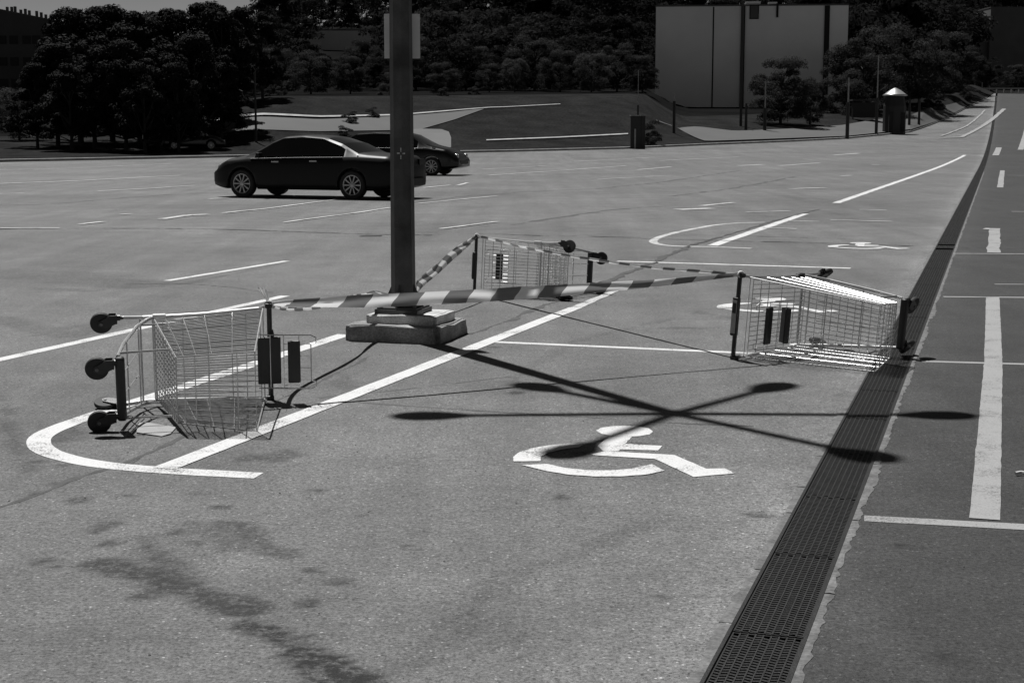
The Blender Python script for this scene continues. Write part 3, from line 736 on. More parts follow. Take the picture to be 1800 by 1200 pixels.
    if seat == 'out':
        for z_ in (.010, .048, .088): pass
        m_ = MB().box((sdx, -.045, 1.035), (.29, .016, .14)); o = m_.build('seat_board', M_BLK, so_); bv = o.modifiers.new('b', 'BEVEL'); bv.width = .005; bv.segments = 2
        for x_ in (-.07, .02, .1): MB().box((sdx + x_, -.055, 1.035), (.004, .004, .138)).build('seat_rib', M_DARK, so_)
    elif seat == 'in':
        m_ = MB().box((sdx, .075, z0 + .06), (.25, .07, .045), Matrix.Rotation(.5, 3, 'X')); o = m_.build('seat_board', M_BLK, so_); bv = o.modifiers.new('b', 'BEVEL'); bv.width = .008; bv.segments = 2
    # casters
    for (x, y, sw) in sw_:
        cr = Matrix.Translation((x, y, 0)) @ Matrix.Rotation(sw, 4, 'Z')
        off = -.03; T = cr @ Matrix.Translation((0, off, .0635)) @ Matrix.Rotation(PI / 2, 4, 'Y')
        fk = MB()
        for q in (-1, 1):
            P = [(q * .022, .022, .150), (q * .022, -.03, .150), (q * .021, off - .030, .085), (q * .021, off - .012, .045), (q * .021, off + .014, .05), (q * .022, .022, .115)]
            P2 = [(a - q * .004, b_, c_) for a, b_, c_ in P]
            vs_ = [cr @ Vector(p) for p in P + P2]; n_ = 6
            fk.add(vs_, [tuple(range(n_)), tuple(range(2 * n_ - 1, n_ - 1, -1))] + [(i, (i + 1) % n_, n_ + (i + 1) % n_, n_ + i) for i in range(n_)])
        fk.box(cr @ Vector((0, -.004, .152)), (.046, .056, .006), cr.to_3x3())
        fk.lathe([(.018, .150), (.018, .172), (.012, .174), (.011, .192)], 12, cr)
        co = fk.build('caster', M_BLK, t)
        wl = MB().lathe([(.050, -.013), (.0625, -.012), (.0645, -.004), (.0645, .004), (.0625, .012), (.050, .013)], 28, T, caps=False)
        wl.lathe([(.050, -.013), (.046, -.007), (.014, -.008), (.014, -.015)], 28, T).lathe([(.014, .015), (.014, .008), (.046, .007), (.050, .013)], 28, T)
        wl.build('wheel', M_RUB, co, smooth=False)
        MB().lathe([(.010, -.026), (.010, .026)], 10, T).build('axle', M_HUB, co)
    return t
def lay(t, side, fwd, P2w, sc_=1.0):
    N = Vector((side, .0741, -.00617)).normalized(); e2 = Vector((0, 1, 0)); e2 = (e2 - N * e2.dot(N)).normalized(); e3 = N.cross(e2)
    w1 = Vector((0, 0, -1)); w2 = Vector((fwd[0], fwd[1], 0)).normalized(); w3 = w1.cross(w2)
    A_ = Matrix((N, e2, e3)); B_ = Matrix((w1, w2, w3)).transposed(); R = B_ @ A_
    o = Vector((P2w[0], P2w[1], .002)) - R @ Vector((side * .285, 0, .06)) * sc_
    M_ = Matrix.Translation(o) @ R.to_4x4() @ Matrix.Scale(sc_, 4); t.matrix_world = M_; return M_
cart1 = make_cart('wire trolley on its side at the hairpin marking, nearest the camera, child seat out', 'out', -.04, ((.262, 0, -1.35), (-.262, 0, .25), (.15, .70, -1.4), (-.15, .70, -1.45)))
M1 = lay(cart1, -1, (.215, -.977), gp(184, 719))
cart2 = make_cart('wire trolley on its side, farthest of the three, behind the tapes', 'folded', 0, ((.262, 0, -1.3), (-.262, 0, .25), (.15, .70, -1.4), (-.15, .70, -1.45)))
M2 = lay(cart2, -1, (.50, .87), gp(998, 528))
cart3 = make_cart('wire trolley on its side, front across the drain grate, label plate on its handle', 'in', .06, ((.262, 0, -.2), (-.262, 0, .7), (.15, .70, .9), (-.15, .70, 1.2)))
M3 = lay(cart3, 1, (.75, -.66), (2.36, 11.62), 1.04)

# ------------------------------------------------------------------ barrier tape
def tape_mat():
    m = bpy.data.materials.new('barrier_tape'); m.use_nodes = True; nt = m.node_tree; p = nt.nodes['Principled BSDF']; L = nt.links.new
    tc = nt.nodes.new('ShaderNodeTexCoord'); s = nt.nodes.new('ShaderNodeSeparateXYZ'); L(tc.outputs['UV'], s.inputs[0])
    def mth(op, a, b=None):
        q = nt.nodes.new('ShaderNodeMath'); q.operation = op
        for i, z in enumerate((a, b)):
            if z is None: continue
            if isinstance(z, (int, float)): q.inputs[i].default_value = z
            else: L(z, q.inputs[i])
        return q.outputs[0]
    x = mth('SUBTRACT', s.outputs[0], mth('MULTIPLY', s.outputs[1], .062))
    fr = mth('FRACT', mth('DIVIDE', x, .352)); st = mth('GREATER_THAN', fr, .5)
    v = nt.nodes.new('ShaderNodeMapRange'); L(st, v.inputs[0]); v.inputs[3].default_value = .85; v.inputs[4].default_value = .20
    L(v.outputs[0], p.inputs['Base Color']); p.inputs['Roughness'].default_value = .38
    tr = nt.nodes.new('ShaderNodeBsdfTranslucent'); L(v.outputs[0], tr.inputs[0]); mix = nt.nodes.new('ShaderNodeMixShader'); mix.inputs[0].default_value = .45
    L(p.outputs[0], mix.inputs[1]); L(tr.outputs[0], mix.inputs[2]); L(mix.outputs[0], nt.nodes['Material Output'].inputs[0])
    return m
M_TAPE = tape_mat()
def tape(name, label, pts, width, twist, wrinkle=.007, n=160, ph=0.0):
    """pts: world control points; width and twist: lists of (t, value). The ribbon is extruded across with a soft fold."""
    P = [Vector(p) for p in pts]
    for _ in range(3):
        Q_ = [P[0]]
        for a, b in zip(P, P[1:]): Q_ += [a.lerp(b, .25), a.lerp(b, .75)]
        P = Q_ + [P[-1]]
    L_ = [0]
    for a, b in zip(P, P[1:]): L_.append(L_[-1] + (b - a).length)
    mm = MB(); uvs = []; K = 7
    for i in range(n + 1):
        t = i / n; s = t * L_[-1]
        q = Vector([np.interp(s, L_, [p[k] for p in P]) for k in range(3)]); s2 = min(s + .02, L_[-1]); s1 = max(s - .02, 0)
        T = (Vector([np.interp(s2, L_, [p[k] for p in P]) for k in range(3)]) - Vector([np.interp(s1, L_, [p[k] for p in P]) for k in range(3)])).normalized()
        wd = np.interp(t, [a for a, _ in width], [b for _, b in width]); tw = np.interp(t, [a for a, _ in twist], [b for _, b in twist])
        up = Vector((0, 0, 1)); up = (up - T * up.dot(T)).normalized(); sd = T.cross(up)
        wv = up * math.cos(tw) + sd * math.sin(tw); nv = T.cross(wv)
        squeeze = 1 - min(1, wd / .08)
        for k in range(K):
            c = k / (K - 1) - .5
            bend = wrinkle * math.sin(c * 6.5 + 3 * mn.noise(Vector((s * 1.3, 0, ph)))) + squeeze * .010 * (1 if k % 2 else -1) + .003 * mn.noise(Vector((s * 4, k * .7, ph)))
            mm.v.append(tuple(q + wv * (c * wd) + nv * bend)); uvs.append((s + ph, c + .5))
        if i:
            o = K * (i - 1)
            for k in range(K - 1): mm.f.append((o + k, o + k + 1, o + K + k + 1, o + K + k))
    ob = mm.build(name, M_TAPE, None, smooth=True, uvs=uvs)
    return tag(ob, label, 'barrier tape', 'striped barrier tape strung between the trolleys')
K1 = M1 @ Vector((.298, -.115, 1.045)); K2 = M2 @ Vector((.298, -.115, 1.045)); K3 = M3 @ Vector((-.298, -.115, 1.045))
K1.z -= .005; K2.z -= .005; K3.z -= .005
pmid = at(725, 531, 11.1 - 0.1)
a = K1; b_ = K3
mp = [a]
for t in (.08, .2, .35, .5, .65, .8, .92):
    q = a.lerp(b_, t); q.z -= .075 * 4 * t * (1 - t) * .42
    if abs(t - .35) < .11 or t == .2 or t == .5: q.y -= .0
    mp.append(q)
mp.append(b_)
tape('barrier_tape', 'broad striped tape stretched in front of the lamp post, nearest of the tapes', mp,
     [(0, .02), (.03, .045), (.10, .06), (.18, .083), (.5, .085), (.72, .062), (.86, .046), (.95, .034), (1, .016)], [(0, .5), (.1, .12), (.2, .03), (.6, -.05), (.85, -.5), (1, -.9)], n=220, ph=.08)
c = K2; tp = [c, at(800, 444, 14.3), at(770, 472, 13.75), at(738, 497, 13.2), Vector((PX + px0 + .05, PY + py0 + .16, .30)), Vector((PX + px0 - .10, PY + py0 + .10, .275)), at(668, 514, 12.3), at(640, 521, 11.9), at(600, 531, 11.0), at(540, 543, 10.3), at(490, 544, 9.75), K1]
tape('barrier_tape', 'slack striped tape sagging behind the lamp post towards the farthest trolley', tp,
     [(0, .02), (.05, .05), (.12, .075), (.4, .08), (.6, .07), (.75, .05), (.9, .04), (1, .015)], [(0, .3), (.1, .45), (.3, .5), (.45, .2), (.55, 1.0), (.65, .4), (.8, 1.2), (1, .6)], wrinkle=.008, n=200, ph=.2)
mp = []
for t in np.linspace(0, 1, 9):
    q = K2.lerp(K3, float(t)); q.z -= .06 * 4 * t * (1 - t); mp.append(q)
tape('barrier_tape', 'narrow twisted tape from the farthest trolley to the right-hand trolley', mp,
     [(0, .02), (.06, .05), (.15, .055), (.5, .040), (.8, .035), (1, .018)], [(0, .9), (.2, 1.05), (.45, .9), (.6, 1.15), (1, 1.0)], wrinkle=.004, n=160, ph=.1)
# knots and the loose end on the near trolley
kn = MB()
for K_, r in ((K1, .020), (K2, .020), (K3, .018)):
    pass
def knot(K_, label, tail=None):
    o = thing('tape_knot', label, 'tape knot', tuple(K_)); m_ = MB()
    for j in range(3):
        pts = [Vector((.020 * math.cos(x), .008 * (j - 1) + .006 * math.sin(3 * x + j), .020 * math.sin(x))) for x in np.linspace(0, 2 * PI, 15)[:-1]]
        m_.tube(pts, .0065, 5, closed=True)
    m_.build('loop', M_PAPER, o, smooth=True)
    if tail:
        q = MB(); uvs = []
        for i in range(11):
            t = i / 10; cpt = Vector(tail[0]).lerp(Vector(tail[1]), t); wd_ = .008 + .042 * t
            for k_ in range(6):
                c_ = k_ / 5 - .5; q.v.append((cpt.x + c_ * wd_, cpt.y + (.008 if k_ % 2 else -.008) * (1 - .3 * t), cpt.z + (.012 * abs(c_) if i == 10 else 0))); 
            if i: o_ = 6 * (i - 1); q.f += [(o_ + z, o_ + z + 1, o_ + 7 + z, o_ + 6 + z) for z in range(5)]
        q.build('loose_end', M_TAPE, o)
knot(K1, 'knot of tape with a loose pale end standing up on the near trolley handle', ((.0, 0, .01), (-.045, .02, .098)))
knot(K2, 'small knot of tape on the handle of the farthest trolley')
knot(K3, 'small knot of tape on the handle of the right-hand trolley')
# pale scrap of paper lying under the near trolley
sc_ = MB(); P = [gp(243, 744), gp(262, 745), gp(310, 752), gp(300, 764), gp(284, 768), gp(240, 762)]
sc_.v = [(p.x, p.y, .006 + .003 * (i % 2)) for i, p in enumerate(P)] + [(p.x, p.y, .001) for p in P]; n = len(P)
sc_.f = [tuple(range(n))] + [tuple(range(2 * n - 1, n - 1, -1))] + [(i, (i + 1) % n, n + (i + 1) % n, n + i) for i in range(n)]
tag(sc_.build('cardboard_scrap', mat('card', .30, .9, var=.15, vs=9, bump=.3, bs=40)), 'pale flat scrap of card on the asphalt under the near trolley', 'scrap')
lt = MB(); p = gp(1796, 836); lt.tube([(p.x - .03, p.y, .012), (p.x, p.y + .012, .014), (p.x + .03, p.y, .011)], .009, 7)
tag(lt.build('paper_litter', M_PAPER), 'crumpled white paper litter on the asphalt at the right edge of the picture', 'litter')

# ------------------------------------------------------------------ cars
def interp(x, T): return float(np.interp(x, [a for a, _ in T], [b for _, b in T]))
def make_car(name, label, cat, L_, hw, top, belt, wheels, wr, paint, pillars, cowl, group=None, trim=True):
    """top: roof line height along length (rear = 0); belt: shoulder line; cowl: (rear glass foot, roof rear, roof front, windscreen foot)."""
    t = thing(name, label, cat, group=group)
    xs = sorted(set(list(np.linspace(0, L_, 90)) + [w_ + wr * 1.14 * math.cos(a) for w_ in wheels for a in np.linspace(0, PI, 15)]))
    xs = [x for x in xs if 0 <= x <= L_]; rings = []; info = []
    for x in xs:
        e = min(x, L_ - x); ef = max(0, 1 - e / .45) if x > L_ / 2 else max(0, 1 - e / .35)
        w_ = hw * (1 - (.16 if x > L_ / 2 else .10) * ef ** 2.2); zb = .21 + .10 * max(0, 1 - e / .5) ** 1.5
        z1 = .40; z2 = .62
        ar = 0
        for wc in wheels:
            d = abs(x - wc); R_ = wr * 1.14
            if d < R_: ar = max(ar, wr + math.sqrt(R_ * R_ - d * d))
        z0 = max(zb, ar); z1 = max(z1, z0 + .02); z2 = max(z2, z1 + .03)
        tp_ = interp(x, top); sh_ = min(interp(x, belt), tp_ - .02); z2 = min(z2, sh_ - .02); z1 = min(z1, z2 - .01); z0 = min(z0, z1 - .008)
        c = max(0, min(1, (tp_ - sh_ - .06) / .42)); wt = w_ * (.93 - .22 * c)
        gt = sh_ + .012 + (tp_ - sh_ - .055) * c ** .3 * .98 if c > 0 else sh_ + .008
        gt = min(gt, tp_ - .012)
        ring = [(w_ * .80, z0 - .002), (w_ * .965, z0), (w_ * 1.0, z1), (w_ * 1.0, z2), (w_ * .985, (z2 + sh_) / 2), (w_ * .955, sh_ - .006), (w_ * .935, sh_ + .004), (wt, gt), (wt * .90, gt + (tp_ - gt) * .62), (wt * .55, gt + (tp_ - gt) * .93), (0, tp_)]
        rings.append(ring); info.append((x, c))
    n = len(rings[0]); V_ = []
    for x, ring in zip(xs, rings):
        for (y, z) in ring: V_.append((x - L_ / 2, y, z))
        for (y, z) in ring[:-1][::-1]: V_.append((x - L_ / 2, -y, z))
    m_ = 2 * n - 1; body = []; glass = []
    for i in range(len(xs) - 1):
        xm = (xs[i] + xs[i + 1]) / 2; c = (info[i][1] + info[i + 1][1]) / 2
        for k in range(m_):
            k2 = (k + 1) % m_; f = (i * m_ + k, i * m_ + k2, (i + 1) * m_ + k2, (i + 1) * m_ + k)
            kk = k if k < n - 1 else m_ - 2 - k
            isg = False
            if kk == 6 and c > .10 and not any(a < xm < b for a, b in pillars): isg = True
            if kk in (8, 9) and ((cowl[0] < xm < cowl[1]) or (cowl[2] < xm < cowl[3])): isg = True
            (glass if isg else body).append(f)
    body += [tuple(range(m_)), tuple(range((len(xs) - 1) * m_ + m_ - 1, (len(xs) - 1) * m_ - 1, -1))]
    bo = MB(); bo.v = V_; bo.f = body; ob = bo.build('body', paint, t, smooth=True)
    go = MB(); go.v = V_; go.f = glass; og = go.build('windows', M_GLASS, t, smooth=True)
    for o_ in (ob, og):
        bm = bmesh.new(); bm.from_mesh(o_.data); bmesh.ops.delete(bm, geom=[v for v in bm.verts if not v.link_faces], context='VERTS'); bmesh.ops.recalc_face_normals(bm, faces=bm.faces[:]); bm.to_mesh(o_.data); bm.free()
    bm = bmesh.new(); bm.from_mesh(og.data); seen = set(); bm.faces.ensure_lookup_table(); isl = []
    for f in bm.faces:
        if f.index in seen: continue
        st_ = [f]; seen.add(f.index); cur = []
        while st_:
            q = st_.pop(); cur.append(q)
            for e in q.edges:
                for g in e.link_faces:
                    if g.index not in seen: seen.add(g.index); st_.append(g)
        isl.append([[tuple(v.co) for v in q.verts] for q in cur])
    bm.free(); bpy.data.objects.remove(og)
    for cur in isl:
        w_mb = MB(); idx = {}
        for q in cur:
            w_mb.f.append(tuple(idx.setdefault(c_, len(idx)) for c_ in q))
        w_mb.v = list(idx); w_mb.build('window', M_GLASS, t, smooth=True)
    for wc in wheels:
        for s in (-1, 1):
            T = Matrix.Translation((wc - L_ / 2, s * (hw - .11), wr)) @ Matrix.Rotation(-s * PI / 2, 4, 'X')
            ri = wr * .70
            ty = MB().lathe([(ri, -.10), (wr * .93, -.105), (wr, -.07), (wr, .07), (wr * .93, .10), (ri, .10), (ri * .98, .04)], 30, T)
            wo_ = ty.build('tyre', M_TYRE, t)
            r_ = MB().lathe([(ri, .03), (ri, .095), (ri * .93, .09), (ri * .9, .03)], 30, T, caps=False)
            for k in range(10):
                an = 2 * PI * k / 10; d = Vector((math.cos(an), math.sin(an), 0)); p_ = Vector((-d.y, d.x, 0))
                vs_ = []
                for rr, ww in ((ri * .16, .010), (ri * .93, .016)):
                    for z in (.055, .085):
                        vs_ += [d * rr + p_ * ww + Vector((0, 0, z)), d * rr - p_ * ww + Vector((0, 0, z))]
                r_.add([T @ q for q in vs_], [(0, 1, 5, 4), (2, 6, 7, 3), (0, 4, 6, 2), (1, 3, 7, 5)])
            r_.lathe([(.045, .05), (.045, .09), (.02, .095)], 12, T)
            r_.build('rim', M_RIM, wo_)
    yb = hw * .985
    if trim:
        for s in (-1, 1):
            b = MB()
            x0, x1 = cowl[0] + .35, cowl[3] - .1
            b.tube([(x - L_ / 2, s * (hw * .957), interp(x, belt) - .002) for x in np.linspace(x0, x1, 12)], .006, 5); b.build('chrome_strip', M_RIM, t)
            m_ = MB().box((cowl[3] - .42 - L_ / 2, s * (hw + .09), interp(cowl[3] - .4, belt) + .07), (.10, .19, .13)); o = m_.build('door_mirror', paint, t); bv = o.modifiers.new('b', 'BEVEL'); bv.width = .03; bv.segments = 3
            for hx_ in (cowl[1] + .25, (cowl[2] + cowl[3]) / 2 - .35):
                MB().box((hx_ - L_ / 2, s * (hw + .008), interp(hx_, belt) - .09), (.19, .022, .028)).build('door_handle', M_RIM, t)
            b = MB()
            for xx in (pillars[0][1] if pillars else 0,): pass
    # lamps and number-plate area at both ends
    for s in (-1, 1):
        T = Matrix.Translation((L_ / 2 - .13, s * hw * .66, interp(L_ - .25, top) - .14)) @ Matrix.Rotation(PI / 2, 4, 'Y') @ Matrix.Rotation(0, 4, 'Z')
        MB().lathe([(.085, -.08), (.085, .05), (.06, .085), (.01, .095)], 16, T).build('headlight', M_LAMP, t, smooth=True)
        MB().box((-L_ / 2 + .05, s * hw * .68, interp(.2, top) - .17), (.12, .34, .14)).build('tail_light', M_GLASS, t)
    MB().box((L_ / 2 - .02, 0, .46), (.06, hw * 1.1, .14)).build('grille', M_DARK, t)
    MB().box((-L_ / 2 + .0, 0, .40), (.10, hw * 1.5, .16)).build('rear_bumper', paint, t)
    return t
sed_top = [(0, .78), (.05, .93), (.20, 1.02), (.75, 1.06), (1.0, 1.09), (1.45, 1.31), (1.95, 1.45), (2.5, 1.49), (3.0, 1.46), (3.3, 1.36), (3.95, 1.035), (4.4, .95), (4.75, .82), (4.90, .62)]
sed_belt = [(0, .80), (.2, .95), (1.0, .985), (2.5, .965), (3.9, .93), (4.5, .86), (4.9, .6)]
car1 = make_car('parked_car', 'dark saloon parked side-on, nose to the left, tail hidden behind the lamp post', 'car', 4.9, .90, sed_top, sed_belt, (1.10, 4.06), .335, M_CARP,
                [(1.0, 1.30), (3.72, 4.2)], (1.0, 1.85, 3.02, 3.92))
fw = gp(427, 346.5); rw = gp(622, 352.5)
d = (fw - rw); ang = math.atan2(d.y, d.x); ang = math.radians(158)
mid = (fw + rw) / 2 + Vector((.24, 0, 0)); nrm = Vector((math.sin(math.radians(158 - 0)), -math.cos(math.radians(158)), 0))
nrm = Vector((-math.sin(ang), math.cos(ang), 0)); nrm = -nrm if nrm.y < 0 else nrm
car1.location = mid + nrm * .80 + Vector((.12 * math.cos(ang), .12 * math.sin(ang), 0)); car1.rotation_euler = (0, 0, ang)
ht = [(0, .80), (.04, 1.05), (.3, 1.36), (.6, 1.47), (1.3, 1.52), (2.2, 1.50), (2.6, 1.42), (3.2, 1.10), (3.35, 1.05), (3.9, .93), (4.25, .74), (4.36, .55)]
hb_ = [(0, .85), (.3, .97), (3.2, .95), (3.9, .86), (4.3, .6)]
car2 = make_car('parked_car', 'glossy black hatchback with round headlamps facing right, parked behind the saloon', 'car', 4.36, .87, ht, hb_, (.80, 3.40), .32, M_CARB,
                [(0, .35), (2.9, 3.4)], (.05, .45, 2.3, 3.2))
p_ = gp(759, 309); an = math.radians(-14); car2.rotation_euler = (0, 0, an)
car2.location = p_ - Vector((1.22 * math.cos(an), 1.22 * math.sin(an), 0)) + Vector((-math.sin(an), math.cos(an), 0)) * .78
car3 = make_car('parked_car', 'dark estate car in deep shade under the trees at the left', 'car', 4.5, .87, ht[:-1] + [(4.5, .55)], hb_, (.85, 3.5), .32, M_CARB, [(0, .35), (2.9, 3.4)], (.05, .45, 2.3, 3.2))
p_ = ray_f(342, 264, H); car3.location = (p_.x, p_.y, Hf(p_.x, p_.y)); car3.rotation_euler = (0, 0, math.radians(8))
car3.scale = (.75, .75, .82)

# ------------------------------------------------------------------ trees
def crown_pts(kind, rng):
    """leaf quads of one crown; crown stands from z=0.. to 1 (unit height), radius about r."""
    C = []; S = []; Nr = []
    if kind == 'broad':
        lobes = []
        for _ in range(44):
            z = rng.uniform(.08, .90); rr = .44 * math.sin(PI * min(1, (z + .10) / 1.08)) ** .6; a = rng.uniform(0, 2 * PI); q = rng.uniform(.3, 1.0) ** .6
            lobes.append((rr * q * math.cos(a), rr * q * math.sin(a), z, rng.uniform(.09, .17)))
        cnt, ls = 620, .0125
    elif kind == 'pine':
        lobes = []
        for _ in range(46):
            z = rng.uniform(.14, .97); rr = .34 * (1.05 - z) ** .55 * rng.uniform(.5, 1.15); a = rng.uniform(0, 2 * PI)
            lobes.append((rr * math.cos(a), rr * math.sin(a), z, rng.uniform(.055, .11)))
        lobes.append((0, 0, .96, .05)); cnt, ls = 420, .014
    elif kind == 'bush':
        lobes = []
        for _ in range(18):
            z = rng.uniform(.0, .80); rr = .52 * math.sqrt(max(0, 1 - (z - .25) ** 2 / .45)); a = rng.uniform(0, 2 * PI); q = rng.uniform(.2, 1.0) ** .6
            lobes.append((rr * q * math.cos(a), rr * q * math.sin(a), z, rng.uniform(.12, .2)))
        cnt, ls = 800, .0165
    P = []
    for (x, y, z, r) in lobes:
        n = cnt; d = rng.normal(size=(n, 3)); d /= np.linalg.norm(d, axis=1)[:, None]; d[:, 2] = np.where(d[:, 2] < -.3, -d[:, 2] * .6, d[:, 2])
        rad = r * (rng.uniform(.55, 1.12, n) ** .6)[:, None]; p = np.array([x, y, z]) + d * rad * np.array([1, 1, .85])
        P.append(np.hstack([p, d]))
        if kind == 'pine':                       # needle tufts point up and out
            pass
    P = np.vstack(P); n = len(P); c = P[:, :3]; nr = P[:, 3:] + rng.normal(0, .38, (n, 3)); nr /= np.linalg.norm(nr, axis=1)[:, None]
    a = np.cross(nr, rng.normal(size=(n, 3))); a /= np.linalg.norm(a, axis=1)[:, None]; b = np.cross(nr, a)
    s = (ls * rng.uniform(.6, 1.5, n))[:, None]; asp = rng.uniform(.45, .9, n)[:, None]
    V = np.stack([c - a * s, c + b * s * 1.2 * asp, c + a * s], 1).reshape(-1, 3); Q = np.arange(3 * n).reshape(-1, 3)
    return V, Q, lobes
def trunk_mb(kind, lobes, rng):
    m_ = MB(); th = .55 if kind != 'bush' else .3
    m_.tube([(0, 0, -.03), (.004, .003, .15), (-.006, .004, .35), (0, 0, th + .2)], [.022, .017, .013, .005], 7)
    for (x, y, z, r) in lobes[::2]:
        z0 = max(.12, z - .22 - .1 * rng.random()); m_.tube([(0, 0, z0), (x * .5, y * .5, z0 + (z - z0) * .45), (x * .92, y * .92, z)], [.008, .005, .002], 5)
    return m_
VAR = {}
for kind, m_ in (('broad', M_LEAF), ('broad2', M_LEAF), ('broad3', M_LEAFL), ('pine', M_LEAFD), ('pine2', M_LEAFD), ('bush', M_LEAF), ('bush2', M_LEAFL)):
    rg = np.random.default_rng(abs(hash(kind)) % 1000 if False else sum(map(ord, kind)))
    kd = kind.rstrip('23'); V, Q, lb = crown_pts(kd, rg); cm = np_mesh('crown', V, Q, m_, link=False)
    tm = trunk_mb(kd, lb, rg); me = bpy.data.meshes.new('trunk'); me.from_pydata(tm.v, [], tm.f); me.materials.append(M_BARK)
    VAR[kind] = (cm, me, V, Q)
def tree(name, label, cat, x, y, h, kind, wide=1.0, group=None, rz=None, trunk=True):
    t = thing(name, label, cat, (x, y, Hf(x, y) - .05), random.uniform(0, 6.28) if rz is None else rz, group)
    for me, nm in ((VAR[kind][0], 'crown'), (VAR[kind][1], 'trunk')):
        if nm == 'trunk' and not trunk: continue
        o = bpy.data.objects.new(nm, me); COL.objects.link(o); o.parent = t; o.scale = (h * wide, h * wide, h)
    return t
def tree_px(px, top, D, kind, wide=1.0, name='tree', label='', cat='tree', group=None, trunk=True):
    p = at(px, top, D); h = p.z - Hf(p.x, D) + .05
    return tree(name, label, cat, p.x, D, max(h / 1.03, .8), kind, wide, group, trunk=trunk)
# dark pines at the left, tall against the sky
PLS = ['tallest dark conifer at the left end of the clump, beside the slab apartment block', 'tall dark conifer, second skyline top of the clump from the left',
       'dark conifer, third skyline top of the clump from the left', 'narrow dark conifer, fourth skyline top from the left, in the dip', 'broad dark conifer rising right of the dip in the skyline',
       'dark conifer with the highest top in the right half of the clump', 'narrow dark conifer touching the right flank of the highest one', 'dark conifer with its top left of the skyline notch near the lamp pole',
       'dark conifer right of the skyline notch, above the thin lamp pole', 'dark lower conifer in the middle row below the leftmost skyline top', 'dark lower conifer in the middle row, second from the left',
       'dark lower conifer in the middle row, above the low shed', 'dark lower conifer in the middle row, right of the low shed', 'dark lower conifer in the middle row, left of the shaded estate car',
       'dark narrow conifer in the middle row above the shaded estate car', 'short dark conifer at the left end of the front row', 'short dark conifer, second in the front row, left of the low shed',
       'short dark conifer at the right end of the front row, nearest the shaded car', 'short dark conifer in the front row with its trunk right beside the low shed']
for i, (px, tp_, D, wd) in enumerate([(133, 9, 92, 1.15), (190, 10, 95, 1.1), (238, 18, 91, 1.05), (267, 21, 96, .9), (314, 12, 94, 1.15), (365, 4, 97, 1.1), (388, 6, 93, .9), (425, 13, 104, .9), (458, 20, 106, .9),
                                     (95, 75, 88, 1.2), (160, 60, 86, 1.1), (215, 70, 85, 1.0), (280, 75, 86, 1.1), (340, 60, 88, 1.1), (385, 95, 90, .95), (60, 110, 87, 1.0), (120, 110, 84.5, 1.1), (310, 110, 84, 1.0), (250, 100, 83.5, 1.0)]):
    tree_px(px, tp_, D, 'pine' if i % 2 else 'pine2', wd, 'conifer_tree', PLS[i], 'tree', 'dark conifers clumped at the left')
# distinct broadleaf trees on the slope behind the upper road
spec = [(405, 170, 100, 'bush2', .8, 'bright-leaved bushy tree leaning out beside the dark conifers'),
        (445, 72, 122, 'broad', 1.15, 'round-headed tree behind the thin lamp pole left of the saloon'),
        (545, 88, 128, 'broad', 1.25, 'broad domed tree on the slope, left of the two below the pale far wall'),
        (615, 95, 130, 'broad2', 1.1, 'domed tree on the slope, right of the two below the pale far wall'),
        (684, 122, 121, 'bush2', .85, 'small pale rounded tree just left of the lamp post'),
        (775, 108, 124, 'broad2', 1.2, 'grey-green rounded tree just right of the lamp post'),
        (780, 158, 118, 'bush', 1.2, 'low spreading bush right of the lamp post above the bank'),
        (1375, 96, 128, 'broad2', 1.1, 'leafy tree standing in front of the pale blank building'),
        (1425, 134, 130, 'broad', .75, 'smaller tree at the right side of the leafy tree before the building'),
        (30, 150, 96, 'broad3', 1.1, 'pale-leaved tree at the far left edge of the picture'),
        (632, 66, 165, 'broad2', .7, 'dark tree covering the right part of the pale far wall')]
for px, tp_, D, kd, wd, lab in spec: tree_px(px, tp_, D, kd, wd, 'broadleaf_tree', lab, 'tree')
GLS = ['pale-leaved tree behind the thin lamp pole, right of the round-headed one', 'tall dim tree rising behind the two domed trees on the slope, left side', 'dim tree between the conifer clump and the thin lamp pole',
       'tall dim tree behind the lamp post shaft, left side', 'tall dim tree behind the lamp post shaft, right side', 'tall dim tree above the bank, first one right of the grey-green rounded tree',
       'lower tree at the crest of the bank, above the black hatchback nose', 'pale-leaved small tree at the crest of the bank, right of the hatchback', 'tall dim tree above the middle of the grass bank',
       'low rounded tree above the middle of the grass bank', 'pale-leaved tree above the long pale footpath', 'tall dim tree above the right end of the footpath', 'low tree touching the left edge of the pale blank building',
       'dim tree touching the right edge of the pale blank building', 'dim tree rising behind the kiosk roof', 'dim tree rising right of the kiosk', 'dim tree beside the road halfway up its slope', 'dim small tree at the crest of the road',
       'low bush at the foot of the slope by the thin lamp pole', 'pale low bush left of the two domed trees', 'low bush at the left end of the bank crest, right of the lamp post', 'low bush at the right foot of the pale blank building', 'dim tree beyond the crest of the road, before the stepped building', 'dim tree beyond the crest at the right edge of the picture']
